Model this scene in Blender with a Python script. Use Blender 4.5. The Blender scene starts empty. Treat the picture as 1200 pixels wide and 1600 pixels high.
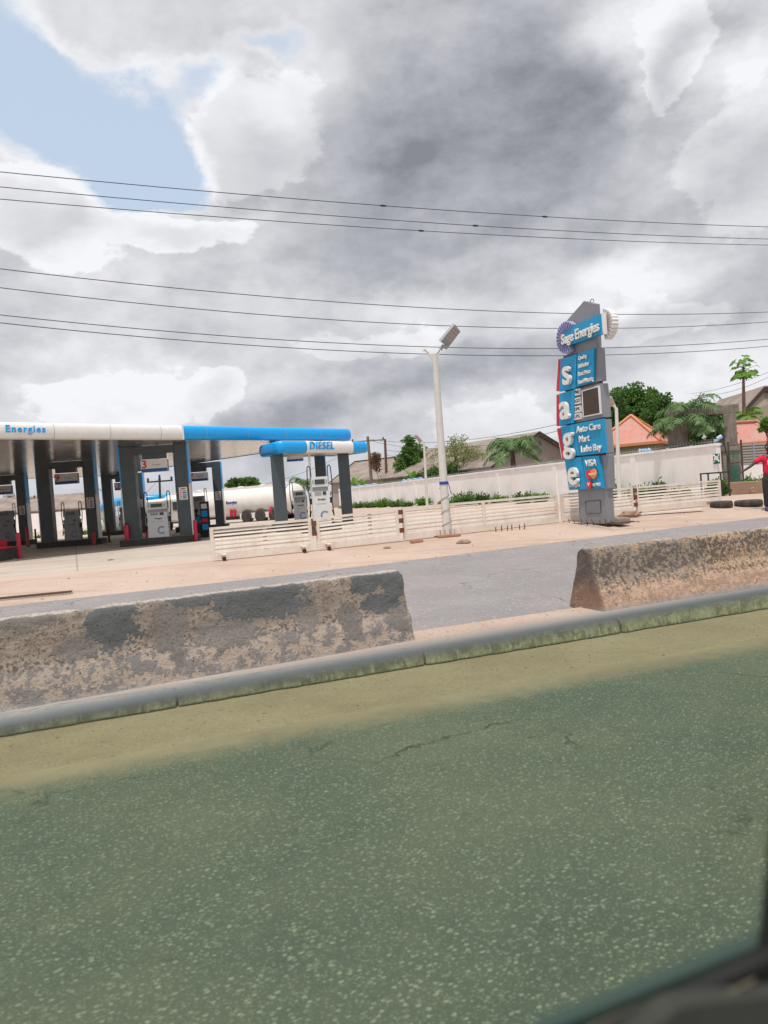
import bpy, bmesh, math, random
from mathutils import Vector, Matrix, Euler, noise
random.seed(7)
R = math.radians
C = bpy.context.scene.collection
scene = bpy.context.scene

# ------------------------------------------------------------------ camera
F = 1200.0                       # focal length in pixels of the 1200 x 1600 frame
CAM = Vector((0, 0, 1.6))
ROLL, PITCH = R(4.2), R(-1.19)
Rm = Euler((R(90) + PITCH, 0, 0)).to_matrix() @ Matrix.Rotation(-ROLL, 3, 'Z')
cam = bpy.data.cameras.new('camera'); cam_o = bpy.data.objects.new('camera', cam); C.objects.link(cam_o)
cam_o.matrix_world = Matrix.Translation(CAM) @ Rm.to_4x4()
cam.sensor_fit = 'HORIZONTAL'; cam.sensor_width = 36; cam.lens = 36.0
cam.clip_start = 0.02; cam.clip_end = 6000
cam.dof.use_dof = True; cam.dof.focus_distance = 20.0; cam.dof.aperture_fstop = 4.0
scene.camera = cam_o

def ray(px, py):
    return (Rm @ Vector(((px - 600) / F, -(py - 800) / F, -1))).normalized()
def at(px, py, Y):
    d = ray(px, py); return CAM + d * (Y / d.y)
def onplane(px, py, p0, n):
    d = ray(px, py); return CAM + d * ((Vector(p0) - CAM).dot(n) / d.dot(n))
YAW = R(22)
S = Vector((math.cos(YAW), math.sin(YAW), 0)); V = Vector((-math.sin(YAW), math.cos(YAW), 0)); Z = Vector((0, 0, 1))
def sv(s, v, z=0.0): return S * s + V * v + Z * z

# ------------------------------------------------------------------ world, sun, exposure
EL, AZV = R(72), (-V * 0.8 - S * 0.55).normalized()
SUN = AZV * math.cos(EL) + Z * math.sin(EL)
def L(r, g, b):
    f = lambda c: ((c / 255 + .055) / 1.055) ** 2.4 if c > 10 else c / 255 / 12.92
    return (f(r), f(g), f(b), 1)
class NT:
    def __init__(s, tree): s.t = tree; s.n = tree.nodes; s.l = tree.links
    def new(s, t, **k):
        n = s.n.new(t)
        for a, b in k.items(): setattr(n, a, b)
        return n
    def put(s, sock, v):
        if v is None: return
        if isinstance(v, bpy.types.NodeSocket): s.l.new(v, sock)
        else: sock.default_value = v
    def m(s, op, a, b=None, c=None, clamp=False):
        n = s.new('ShaderNodeMath', operation=op, use_clamp=clamp)
        for i, v in enumerate((a, b, c)): s.put(n.inputs[i], v)
        return n.outputs[0]
    def vm(s, op, a, b=None, out=0):
        n = s.new('ShaderNodeVectorMath', operation=op)
        s.put(n.inputs[0], a); s.put(n.inputs[1], b)
        return n.outputs[out]
    def noise(s, vec, scale, detail=4, rough=.55, dist=0, col=False):
        n = s.new('ShaderNodeTexNoise'); s.put(n.inputs['Vector'], vec)
        n.inputs['Scale'].default_value = scale; n.inputs['Detail'].default_value = detail
        n.inputs['Roughness'].default_value = rough; n.inputs['Distortion'].default_value = dist
        return n.outputs['Color' if col else 0]
    def ss(s, v, a, b, c=0.0, d=1.0, smooth=True):
        n = s.new('ShaderNodeMapRange', interpolation_type='SMOOTHSTEP' if smooth else 'LINEAR')
        s.put(n.inputs[0], v); s.put(n.inputs[1], a); s.put(n.inputs[2], b); s.put(n.inputs[3], c); s.put(n.inputs[4], d)
        return n.outputs[0]
    def mix(s, f, a, b, mode='MIX'):
        n = s.new('ShaderNodeMix', data_type='RGBA', blend_type=mode)
        s.put(n.inputs[0], f); s.put(n.inputs[6], a); s.put(n.inputs[7], b)
        return n.outputs[2]

world = bpy.data.worlds.new('World'); scene.world = world; world.use_nodes = True
w = NT(world.node_tree); w.n.clear()
def build_sky():
    STR = 0.12
    sky = w.new('ShaderNodeTexSky', sky_type='NISHITA'); sky.sun_disc = False
    sky.sun_elevation = EL; sky.sun_rotation = math.atan2(SUN.x, SUN.y)
    sky.air_density = 1.0; sky.dust_density = 2.5; sky.ozone_density = 1.5
    tc = w.new('ShaderNodeTexCoord').outputs['Generated']
    sep = w.new('ShaderNodeSeparateXYZ'); w.l.new(tc, sep.inputs[0])
    az = w.m('ARCTAN2', sep.outputs[0], sep.outputs[1]); el = w.m('ARCSINE', sep.outputs[2])
    comb = w.new('ShaderNodeCombineXYZ'); w.l.new(az, comb.inputs[0]); w.l.new(el, comb.inputs[1])
    q0 = comb.outputs[0]
    dome = w.vm('MULTIPLY', tc, (1, 1, 1.7))
    warp = w.noise(dome, 4.0, 7, .58, col=True)
    wv = w.vm('MULTIPLY', w.vm('SUBTRACT', warp, (.5, .5, .5)), (.20, .17, 0))
    q = w.vm('ADD', q0, wv)
    n1 = w.noise(dome, 5.5, 11, .60)
    n2 = w.noise(w.vm('ADD', dome, (.012, .0, -.03)), 5.5, 11, .60)
    relief = w.m('SUBTRACT', n1, n2)
    n3 = w.noise(dome, 2.6, 5, .5)
    def blobs(lst, soft):
        acc = None
        for px, py, rx, ry, amp in lst:
            d = ray(px, py); c = (math.atan2(d.x, d.y), math.asin(d.z), 0)
            k = math.cos(c[1]) * (math.cos(c[0]) + 0.0)
            sx = F / rx / max(.75, math.cos(c[0])); sy = F / ry / max(.8, math.cos(c[1]))
            v = w.vm('MULTIPLY', w.vm('SUBTRACT', q, c), (sx, sy, 0))
            ln = w.vm('LENGTH', v, out=1)
            g = w.ss(ln, 0, soft, amp, 0)
            acc = g if acc is None else w.m('ADD', acc, g)
        return acc
    blue = blobs([(150, 190, 190, 85, 1.3), (245, 250, 90, 75, 1.1), (400, 68, 70, 24, .8), (10, 90, 70, 120, 1.0),
                  (330, 110, 60, 25, .7)], 1.5)
    blue = w.m('SUBTRACT', blue, blobs([(180, 30, 150, 55, 1.0), (400, 190, 115, 90, 1.1), (60, 300, 120, 60, .9), (280, 310, 90, 30, .8)], 1.4))
    bf = w.m('ADD', blue, w.m('MULTIPLY', w.m('SUBTRACT', n1, .5), 1.3))
    bmask = w.ss(bf, .18, .78)
    rim = w.ss(bf, -.35, .33)                       # whitens towards the cloud's thin edge
    dark = blobs([(730, 110, 240, 160, .50), (770, 270, 230, 110, .50), (880, 160, 110, 120, .25), (520, 370, 260, 80, .34), (600, 430, 200, 50, .26),
                  (1150, 20, 110, 45, .42), (1060, 300, 190, 70, .32), (1195, 350, 110, 130, .24), (640, 600, 260, 55, .52),
                  (250, 490, 260, 36, .16), (430, 530, 160, 50, .22), (130, 395, 150, 45, .06), (1070, 480, 120, 32, .32), (860, 545, 150, 50, .22),
                  (60, 570, 130, 22, .14), (430, 660, 140, 36, .45), (600, 210, 90, 110, .22), (380, 300, 120, 50, .16)], 1.7)
    light = blobs([(430, 130, 90, 50, .30), (180, 40, 150, 60, .28), (80, 270, 130, 60, .30), (300, 320, 110, 26, .38), (210, 600, 190, 50, .36), (90, 500, 120, 30, .12),
                   (560, 470, 150, 22, .26), (760, 500, 150, 22, .20), (960, 420, 160, 30, .30), (970, 30, 70, 60, .50), (960, 140, 28, 40, .40), (1170, 110, 90, 55, .40), (480, 600, 80, 30, .25),
                   (700, 640, 170, 24, .30), (1090, 590, 160, 60, .28), (560, 600, 60, 18, .15)], 1.6)
    lum = w.m('SUBTRACT', w.m('ADD', .69, w.m('MULTIPLY', light, .48)), w.m('MULTIPLY', dark, .36))
    nn1 = w.m('MULTIPLY', w.m('SUBTRACT', n1, .5), 2.0)
    def heap(lst, soft, amp, a0=.36, wd=.16, deep=.75):
        f = w.m('ADD', blobs(lst, soft), nn1)
        return w.m('MULTIPLY', w.m('SUBTRACT', w.ss(f, a0, a0 + wd), w.ss(f, a0 + wd, a0 + wd + deep)), amp)
    h1 = heap([(60, 330, 190, 95, 1.2), (300, 345, 95, 40, 1.0), (190, 300, 90, 40, .8)], 1.3, .20)
    h2 = heap([(400, 200, 125, 105, 1.2)], 1.3, .12)
    h3 = heap([(190, 615, 200, 60, 1.2), (360, 600, 60, 40, .8)], 1.3, .13)
    h4 = heap([(1010, 480, 200, 50, 1.1), (620, 520, 180, 38, .9), (1180, 230, 130, 150, 1.1), (760, 670, 220, 45, .9)], 1.3, .10)
    h5 = heap([(1040, 60, 110, 90, 1.1), (1010, 150, 70, 60, .7)], 1.3, .14)
    for h_ in (h1, h2, h3, h4, h5): lum = w.m('ADD', lum, h_)
    big = w.m('ADD', blobs([(740, 170, 250, 190, 1.3), (600, 330, 240, 90, .7)], 1.3), nn1)
    lum = w.m('SUBTRACT', lum, w.m('MULTIPLY', w.ss(big, .20, .55), .08))
    lum = w.m('ADD', lum, w.m('MULTIPLY', w.m('SUBTRACT', n1, .5), .09))
    lum = w.m('ADD', lum, w.m('MULTIPLY', w.m('SUBTRACT', n3, .5), .10))
    lum = w.m('ADD', lum, w.m('MULTIPLY', relief, .42))
    lum = w.m('ADD', lum, w.m('MULTIPLY', rim, .16))
    lum = w.m('MINIMUM', w.m('MAXIMUM', lum, .34), .97)
    tint = w.mix(w.ss(lum, .3, .85), (.88, .915, 1.04, 1), (.975, .98, 1.02, 1))
    K = 1.0 / STR * 0.585
    cl = w.vm('SCALE', tint); cl.node.inputs[3].default_value = 1
    w.l.new(w.m('MULTIPLY', w.m('POWER', lum, 1.15), K), cl.node.inputs[3])
    bl = w.mix(.80, sky.outputs[0], (2.95, 3.5, 4.15, 1))
    # below the horizon: keep the haze colour
    col = w.mix(bmask, cl, bl)
    hz = w.ss(el, .0, .10, .55, 0)
    col = w.mix(hz, col, (.50 * K, .535 * K, .57 * K, 1))
    bg = w.new('ShaderNodeBackground'); w.l.new(col, bg.inputs[0]); bg.inputs[1].default_value = STR
    out = w.new('ShaderNodeOutputWorld'); w.l.new(bg.outputs[0], out.inputs[0])
build_sky()
world.cycles.sampling_method = 'MANUAL'; world.cycles.sample_map_resolution = 512
sun = bpy.data.lights.new('sun', 'SUN'); sun.energy = 2.0; sun.angle = R(1.5); sun.color = (1, .95, .88)
sun_o = bpy.data.objects.new('sun', sun); C.objects.link(sun_o)
sun_o.rotation_euler = (-SUN).to_track_quat('-Z', 'Y').to_euler(); sun_o.location = (0, 0, 60)
vs = scene.view_settings; vs.view_transform = 'Standard'; vs.look = 'None'; vs.gamma = 1; vs.exposure = 0.75
vs.use_curve_mapping = False

# ------------------------------------------------------------------ helpers
class MB:
    def __init__(s): s.v = []; s.f = []; s.sm = []; s.mi = []
    def add(s, vs, fs, smooth=False, mi=0):
        b = len(s.v); s.v += [Vector(v) for v in vs]
        for f in fs: s.f.append([i + b for i in f]); s.sm.append(smooth); s.mi.append(mi)
    def box(s, c, d, rz=0, M=None, bev=0, mi=0):
        hx, hy, hz = d[0] / 2, d[1] / 2, d[2] / 2
        M = M or Matrix.Rotation(rz, 3, 'Z'); c = Vector(c)
        if bev <= 0:
            vs = [c + M @ Vector((x * hx, y * hy, z * hz)) for z in (-1, 1) for x, y in ((-1, -1), (1, -1), (1, 1), (-1, 1))]
            s.add(vs, [(3, 2, 1, 0), (4, 5, 6, 7), (0, 1, 5, 4), (1, 2, 6, 5), (2, 3, 7, 6), (3, 0, 4, 7)], mi=mi); return s
        bm = bmesh.new(); bmesh.ops.create_cube(bm, size=1)
        for v in bm.verts: v.co = Vector((v.co.x * d[0], v.co.y * d[1], v.co.z * d[2]))
        bmesh.ops.bevel(bm, geom=bm.edges[:], offset=bev, segments=2, affect='EDGES', profile=.7)
        bm.verts.index_update()
        s.add([c + M @ v.co for v in bm.verts], [[v.index for v in f.verts] for f in bm.faces], mi=mi); bm.free(); return s
    def prism(s, pts, ext, mi=0):
        n = len(pts); pts = [Vector(p) for p in pts]; ext = Vector(ext)
        nn = Vector((0, 0, 0))
        for i in range(n): nn += pts[i].cross(pts[(i + 1) % n])
        if nn.dot(ext) > 0: pts = pts[::-1]
        s.add(pts + [p + ext for p in pts], [list(range(n)), list(range(2 * n - 1, n - 1, -1))] + [(i, i + n, (i + 1) % n + n, (i + 1) % n) for i in range(n)], mi=mi); return s
    def tube(s, path, r, k=8, caps=True, mi=0, smooth=True):
        path = [Vector(p) for p in path]; n = len(path)
        rs = r if isinstance(r, (list, tuple)) else [r] * n
        prev = None; vs = []
        for i, p in enumerate(path):
            t = (path[min(i + 1, n - 1)] - path[max(i - 1, 0)]).normalized()
            a = prev if prev is not None else (Vector((0, 0, 1)) if abs(t.z) < .9 else Vector((1, 0, 0)))
            u = (a - t * a.dot(t)).normalized(); prev = u; v_ = t.cross(u)
            vs += [p + (u * math.cos(2 * math.pi * j / k) + v_ * math.sin(2 * math.pi * j / k)) * rs[i] for j in range(k)]
        fs = [(i * k + j, i * k + (j + 1) % k, (i + 1) * k + (j + 1) % k, (i + 1) * k + j) for i in range(n - 1) for j in range(k)]
        s.add(vs, fs, smooth, mi)
        if caps: s.add(vs[:k], [list(range(k))[::-1]], mi=mi); s.add(vs[-k:], [list(range(k))], mi=mi)
        return s
    def lathe(s, prof, c, k=20, M=None, mi=0, smooth=True):
        M = M or Matrix.Identity(3); c = Vector(c)
        vs = [c + M @ Vector((r * math.cos(2 * math.pi * j / k), r * math.sin(2 * math.pi * j / k), z)) for r, z in prof for j in range(k)]
        n = len(prof)
        s.add(vs, [(i * k + j, i * k + (j + 1) % k, (i + 1) * k + (j + 1) % k, (i + 1) * k + j) for i in range(n - 1) for j in range(k)], smooth, mi)
        if prof[0][0] > 1e-4: s.add(vs[:k], [list(range(k))[::-1]], mi=mi)
        if prof[-1][0] > 1e-4: s.add(vs[-k:], [list(range(k))], mi=mi)
        return s
    def disc(s, c, r, nrm, th, k=24, ry=None, mi=0):
        nrm = Vector(nrm).normalized(); u = Z.cross(nrm)
        u = u.normalized() if u.length > .01 else Vector((1, 0, 0)); v_ = nrm.cross(u); ry = ry or r
        return s.prism([Vector(c) + u * r * math.cos(2 * math.pi * j / k) + v_ * ry * math.sin(2 * math.pi * j / k) for j in range(k)], nrm * th, mi)
    def quad(s, a, b, c, d, mi=0): s.add([a, b, c, d], [(0, 1, 2, 3)], mi=mi); return s
    def build(s, name, mat, parent=None, local=False, loc=None):
        """parent given: vertices are in world space unless local; the parent's location (and rotation) is taken out."""
        me = bpy.data.meshes.new(name)
        if parent is not None and not local:
            inv = world_of(parent).inverted(); vs = [inv @ v for v in s.v]
        elif loc is not None: vs = [v - Vector(loc) for v in s.v]
        else: vs = s.v
        me.from_pydata([tuple(v) for v in vs], [], s.f); me.update()
        me.polygons.foreach_set('use_smooth', s.sm)
        for m in (mat if isinstance(mat, (list, tuple)) else [mat]): me.materials.append(m)
        me.polygons.foreach_set('material_index', s.mi)
        o = bpy.data.objects.new(name, me); C.objects.link(o)
        if parent is not None: o.parent = parent
        if loc is not None: o.location = loc
        return o
def world_of(o):
    m = Matrix.LocRotScale(o.location, o.rotation_euler, o.scale)
    return world_of(o.parent) @ m if o.parent else m
def tag(o, label=None, cat=None, group=None, kind=None):
    if label: o['label'] = label
    if cat: o['category'] = cat
    if group: o['group'] = group
    if kind: o['kind'] = kind
    return o
def thing(name, loc, label, cat, rz=0, group=None):
    o = bpy.data.objects.new(name, None); C.objects.link(o); o.location = loc; o.rotation_euler = (0, 0, rz); o.empty_display_size = .3
    return tag(o, label, cat, group)
def text(name, body, size, M, mat, parent, extrude=.01, bold=0.0, ax='CENTER', space=1.0, sx=1.0, shear=0):
    """M: 4x4 world matrix whose X is the reading direction, Y up, Z towards the reader."""
    cu = bpy.data.curves.new(name, 'FONT'); cu.body = body; cu.size = size; cu.extrude = extrude; cu.offset = bold
    cu.align_x = ax; cu.align_y = 'CENTER'; cu.space_character = space; cu.shear = shear; cu.resolution_u = 3
    t = bpy.data.objects.new(name, cu); C.objects.link(t)
    bpy.context.view_layer.update()
    me = bpy.data.meshes.new_from_object(t)
    bpy.data.objects.remove(t)
    inv = world_of(parent).inverted() @ M @ Matrix.Diagonal((sx, 1, 1, 1))
    me.transform(inv); me.materials.clear(); me.materials.append(mat); me.name = name
    o = bpy.data.objects.new(name, me); C.objects.link(o); o.parent = parent
    return o
def frame(p, x, y=Z):
    x = Vector(x).normalized(); y = Vector(y).normalized(); z = x.cross(y).normalized(); y = z.cross(x)
    return Matrix(((x.x, y.x, z.x, p[0]), (x.y, y.y, z.y, p[1]), (x.z, y.z, z.z, p[2]), (0, 0, 0, 1)))
def copy_tree(o, parent=None):
    c = o.copy(); C.objects.link(c); c.parent = parent
    for ch in [q for q in bpy.data.objects if q.parent == o]: copy_tree(ch, c)
    return c

# ------------------------------------------------------------------ materials
def mat(name, fn=None, col=(.5, .5, .5, 1), rough=.6, metal=0, spec=.5):
    m = bpy.data.materials.new(name); m.use_nodes = True; n = NT(m.node_tree)
    b = m.node_tree.nodes['Principled BSDF']; b.inputs['Base Color'].default_value = col
    b.inputs['Roughness'].default_value = rough; b.inputs['Metallic'].default_value = metal; b.inputs['Specular IOR Level'].default_value = spec
    if fn: fn(n, b)
    return m
def pos(n): return n.new('ShaderNodeNewGeometry').outputs['Position']
def obj(n): return n.new('ShaderNodeTexCoord').outputs['Object']
def bump(n, b, h, dist, strength=1.0):
    k = n.new('ShaderNodeBump'); n.put(k.inputs['Height'], h); k.inputs['Distance'].default_value = dist; k.inputs['Strength'].default_value = strength
    n.l.new(k.outputs[0], b.inputs['Normal'])
def paint(name, col, rough=.4, dirt=.25, dscale=3.0, metal=0, dcol=None, grime=0.0):
    def fn(n, b):
        p = pos(n)
        a = n.noise(p, dscale, 6, .62); a2 = n.noise(p, dscale * 9, 4, .6)
        f = n.ss(n.m('ADD', n.m('MULTIPLY', a, .7), n.m('MULTIPLY', a2, .3)), .42, .70)
        dc = dcol or tuple(c * .55 for c in col[:3]) + (1,)
        c = n.mix(n.m('MULTIPLY', f, dirt), col, dc)
        st = n.noise(n.vm('MULTIPLY', p, (14, 14, .8)), 1.0, 3, .6)
        c = n.mix(n.m('MULTIPLY', n.ss(st, .5, .75), dirt * .7), c, dc)
        n.l.new(c, b.inputs['Base Color'])
        n.l.new(n.ss(a, .3, .8, rough * .85, min(1, rough * 1.4)), b.inputs['Roughness'])
    return mat(name, fn, col, rough, metal)
M = {}
M['white'] = paint('white_paint', (.80, .79, .77, 1), .45, .22)
M['gate'] = paint('gate_cream_paint', (.78, .71, .63, 1), .5, .35, 2.5, dcol=(.45, .27, .16, 1))
M['wall'] = paint('white_wall_paint', (.88, .86, .85, 1), .8, .22, 1.2, dcol=(.5, .42, .36, 1))
M['cyan'] = paint('sky_blue_cladding', (.004, .36, .84, 1), .28, .10)
M['cyan2'] = paint('sign_blue_panel', (.004, .30, .58, 1), .45, .14)
M['deepblue'] = paint('deep_blue_band', (.01, .10, .35, 1), .35, .15)
M['letter'] = paint('off_white_letter', (.78, .77, .74, 1), .5, .10)
M['letterback'] = mat('letter_return', None, (.42, .50, .58, 1), .6)
M['charcoal'] = paint('charcoal_cladding', (.062, .082, .095, 1), .38, .30, 2.0)
M['signgrey'] = paint('sign_grey_cladding', (.24, .25, .275, 1), .45, .20, 2.0)
M['signdark'] = paint('sign_recess_grey', (.11, .11, .125, 1), .6, .2)
M['red'] = paint('red_paint', (.55, .012, .05, 1), .4, .3)
M['brightred'] = mat('red_print', None, (.70, .03, .03, 1), .5)
M['orange'] = mat('orange_print', None, (.85, .28, .05, 1), .5)
M['black'] = mat('black_rubber', None, (.012, .012, .013, 1), .6)
M['dark'] = paint('dark_metal', (.03, .03, .032, 1), .5, .3)
M['pump'] = paint('pump_white', (.62, .64, .65, 1), .35, .2)
M['pumpgrey'] = paint('pump_grey', (.30, .31, .32, 1), .4, .2)
M['display'] = mat('display_glass', None, (.05, .055, .06, 1), .15)
M['screen'] = paint('brown_screen', (.055, .030, .020, 1), .35, .3, 4)
M['silver'] = mat('silver', None, (.6, .6, .6, 1), .35, .8)
M['navy'] = mat('navy_print', None, (.02, .07, .33, 1), .5)
M['greenprint'] = mat('green_print', None, (.0, .17, .11, 1), .5)
M['islandkerb'] = paint('island_charcoal', (.035, .037, .04, 1), .7, .4, 3, dcol=(.16, .13, .11, 1))
M['skin'] = mat('skin', None, (.055, .026, .015, 1), .5)
M['shirtred'] = paint('red_cloth', (.62, .012, .05, 1), .9, .2, 12)
M['shirtblue'] = paint('blue_cloth', (.01, .28, .65, 1), .9, .2, 12)
M['trouser'] = paint('dark_cloth', (.02, .02, .024, 1), .9, .2, 12)
M['shoe'] = mat('purple_shoe', None, (.05, .03, .14, 1), .6)
M['hair'] = mat('black_hair', None, (.008, .007, .006, 1), .8)
M['rust'] = paint('rust', (.17, .055, .03, 1), .9, .5, 14, dcol=(.05, .02, .015, 1))
M['rustdark'] = paint('rusty_rod', (.10, .05, .04, 1), .9, .5, 14)
M['pole_white'] = paint('pole_paint', (.66, .64, .60, 1), .5, .3, 5)
M['wood'] = paint('weathered_wood', (.20, .16, .13, 1), .9, .5, 6)
M['redwood'] = paint('brown_pole', (.16, .08, .06, 1), .9, .5, 6)
M['bark'] = paint('bark', (.13, .095, .07, 1), .95, .5, 9)
M['papayabark'] = paint('papaya_bark', (.22, .14, .12, 1), .9, .5, 9)
M['wire'] = mat('wire', None, (.05, .05, .055, 1), .5)
M['galv'] = mat('galvanised', None, (.35, .36, .38, 1), .45, .3)
M['ledpanel'] = mat('led_panel', None, (.42, .37, .36, 1), .3)
M['bluetarp'] = paint('pale_blue_plastic', (.30, .48, .68, 1), .5, .3, 9)
M['tank'] = paint('tank_white', (.80, .76, .72, 1), .35, .25, 1.5)
M['lpg'] = paint('gas_tank_white', (.62, .66, .60, 1), .5, .25, 1.5)
M['tyre'] = paint('tyre_rubber', (.030, .028, .028, 1), .85, .6, 6, dcol=(.16, .12, .09, 1))
M['planter'] = paint('tan_render', (.40, .27, .19, 1), .9, .4, 2.5)
M['facade'] = paint('grey_pink_render', (.36, .31, .30, 1), .9, .5, 1.2)
M['facade2'] = paint('stained_render', (.32, .29, .22, 1), .9, .9, .8, dcol=(.12, .11, .09, 1))
M['fascia'] = paint('brown_bargeboard', (.05, .032, .032, 1), .8, .3)
M['hutwall'] = paint('olive_render', (.26, .24, .14, 1), .9, .5, 1.5)
def f_roof(n, b):
    p = obj(n); a = n.noise(p, .7, 6, .6); s2 = n.noise(n.vm('MULTIPLY', p, (1.2, 1.2, 6)), 1.0, 5, .7)
    c = n.mix(n.ss(a, .35, .7), (.30, .25, .215, 1), (.20, .155, .13, 1)); c = n.mix(n.m('MULTIPLY', n.ss(s2, .5, .8), .5), c, (.12, .085, .07, 1))
    n.l.new(c, b.inputs['Base Color'])
M['oldroof'] = mat('old_sheet_roof', f_roof, rough=.85)
def f_tile(n, b):
    p = obj(n); br = n.new('ShaderNodeTexVoronoi', feature='DISTANCE_TO_EDGE'); n.l.new(p, br.inputs['Vector']); br.inputs['Scale'].default_value = 2.6
    a = n.noise(p, 1.3, 6, .65)
    c = n.mix(n.ss(a, .35, .7), (.52, .20, .155, 1), (.45, .26, .215, 1)); c = n.mix(n.ss(br.outputs[0], 0, .04, .4, 0), c, (.30, .08, .06, 1))
    n.l.new(c, b.inputs['Base Color'])
M['redroof'] = mat('red_tile_roof', f_tile, rough=.55)
M['ridge'] = paint('orange_ridge_cap', (.60, .23, .10, 1), .5, .3, 4)
def f_conc(n, b):
    p = pos(n); a = n.noise(p, 1.6, 8, .7); s2 = n.noise(n.vm('MULTIPLY', p, (5, 5, .9)), 1.0, 6, .7)
    c = n.mix(n.ss(a, .35, .7), (.27, .24, .21, 1), (.15, .125, .105, 1)); c = n.mix(n.ss(s2, .5, .72, 0, .75), c, (.10, .075, .055, 1))
    n.l.new(c, b.inputs['Base Color']); bump(n, b, a, .02)
M['oldconc'] = mat('weathered_concrete', f_conc, rough=.95)
def f_sand(n, b):
    p = pos(n); a = n.noise(p, .35, 8, .6); d = n.noise(p, 3.0, 8, .7); g = n.noise(p, 38, 3, .6)
    c = n.mix(n.ss(a, .35, .65), (.50, .385, .315, 1), (.43, .32, .255, 1))
    c = n.mix(n.ss(d, .50, .75, 0, .6), c, (.56, .455, .385, 1)); trk = n.noise(n.vm('MULTIPLY', n.vm('ADD', n.vm('SCALE', n.noise(p, .12, 2, .5, col=True)), p), (.22, 2.6, 1)), 1, 5, .62); c = n.mix(n.ss(trk, .52, .66, 0, .45), c, (.34, .24, .185, 1)); c = n.mix(n.ss(g, .58, .75, 0, .35), c, (.27, .20, .15, 1))
    n.l.new(c, b.inputs['Base Color']); bump(n, b, n.m('ADD', n.m('MULTIPLY', d, .6), n.m('MULTIPLY', g, .12)), .05)
M['sand'] = mat('sandy_earth', f_sand, rough=.97)
def f_verge(n, b):
    p = pos(n); a = n.noise(p, .8, 8, .65); g = n.noise(p, 60, 4, .7); g2 = n.noise(p, 9, 6, .7)
    c = n.mix(n.ss(a, .35, .65), (.47, .35, .275, 1), (.38, .275, .215, 1)); c = n.mix(n.ss(g2, .5, .72, 0, .5), c, (.36, .29, .22, 1))
    c = n.mix(n.ss(g, .50, .66, 0, .7), c, (.22, .165, .13, 1)); c = n.mix(n.ss(n.noise(p, 22, 5, .7), .56, .68, 0, .5), c, (.56, .44, .36, 1))
    # thins out to asphalt towards its road-side edge, which is ragged
    v = n.vm('DOT_PRODUCT', p, tuple(V), out=1)
    n.l.new(c, b.inputs['Base Color']); bump(n, b, n.m('ADD', n.m('MULTIPLY', g2, .4), n.m('MULTIPLY', g, .1)), .03)
M['verge'] = mat('dusty_verge', f_verge, rough=.97)
def asphalt(base, dust, speck, sc, smin, dirn):
    def fn(n, b):
        p = pos(n)
        u = n.vm('DOT_PRODUCT', p, tuple(S), out=1); v = n.vm('DOT_PRODUCT', p, tuple(V), out=1)
        cb = n.new('ShaderNodeCombineXYZ'); n.l.new(u, cb.inputs[0]); n.l.new(v, cb.inputs[1]); q = cb.outputs[0]
        big = n.noise(q, .7, 6, .6); mid = n.noise(q, 5, 8, .7); fine = n.noise(q, 110, 3, .6)
        c = n.mix(n.ss(big, .35, .68), base, dust); c = n.mix(n.ss(mid, .5, .7, 0, .35), c, dust); c = n.mix(n.ss(mid, .28, .42, .4, 0), c, tuple(x * .45 for x in base[:3]) + (1,))
        c = n.mix(n.ss(fine, .35, .65, .30, 0), c, tuple(x * .55 for x in base[:3]) + (1,))
        for k, (s_, th, am) in enumerate(((sc, .30, .75), (sc * 2.1, .30, .6), (sc * .6, .17, .8))):
            vo = n.new('ShaderNodeTexVoronoi'); n.l.new(n.vm('MULTIPLY', q, (.62, 1, 1)), vo.inputs['Vector']); vo.inputs['Scale'].default_value = s_
            sp = n.new('ShaderNodeSeparateColor'); n.l.new(vo.outputs['Color'], sp.inputs[0])
            keep = n.ss(sp.outputs[0], smin, smin + .12); rad = n.m('MULTIPLY', n.m('ADD', sp.outputs[1], .25), th)
            wob = n.m('ADD', vo.outputs[0], n.m('MULTIPLY', n.m('SUBTRACT', n.noise(q, s_ * 3, 2, .5), .5), .22))
            e = n.ss(n.m('SUBTRACT', wob, rad), -.05, .12, am, 0)
            stone = n.mix(sp.outputs[2], speck, tuple(x * .55 for x in speck[:3]) + (1,))
            c = n.mix(n.m('MULTIPLY', e, keep), c, stone)
        sp_ = n.noise(n.vm('MULTIPLY', q, (.45, 1, 1)), 2.6, 5, .6); c = n.mix(n.ss(sp_, .70, .74, 0, .55), c, (.045, .05, .048, 1))
        crk = n.new('ShaderNodeTexVoronoi', feature='DISTANCE_TO_EDGE'); n.l.new(n.vm('ADD', q, n.vm('SCALE', n.noise(q, 1.5, 5, .6, col=True))), crk.inputs['Vector']); crk.inputs['Scale'].default_value = .55
        c = n.mix(n.m('MULTIPLY', n.ss(crk.outputs[0], 0, .012, .7, 0), n.ss(big, .45, .6)), c, (.03, .03, .03, 1))
        if not dirn:      # drifted dust thickens towards the median side
            dv = n.ss(n.m('ADD', v, n.m('MULTIPLY', n.m('SUBTRACT', mid, .5), .5)), 4.85, 5.42)
            dc = n.mix(n.ss(n.noise(q, .8, 8, .65), .35, .65), (.47, .35, .275, 1), (.38, .275, .215, 1))
            c = n.mix(dv, c, dc)
        n.l.new(c, b.inputs['Base Color']); bump(n, b, n.m('ADD', fine, mid), .004)
        n.l.new(n.ss(fine, .3, .7, .75, .95), b.inputs['Roughness'])
    return fn
M['near_asphalt'] = mat('near_asphalt', asphalt((.130, .146, .138, 1), (.195, .190, .165, 1), (.45, .46, .42, 1), 66, .12, 0), rough=.85)
M['far_asphalt'] = mat('far_asphalt', asphalt((.235, .220, .224, 1), (.29, .268, .265, 1), (.48, .44, .42, 1), 30, .45, 1), rough=.85)
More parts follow.
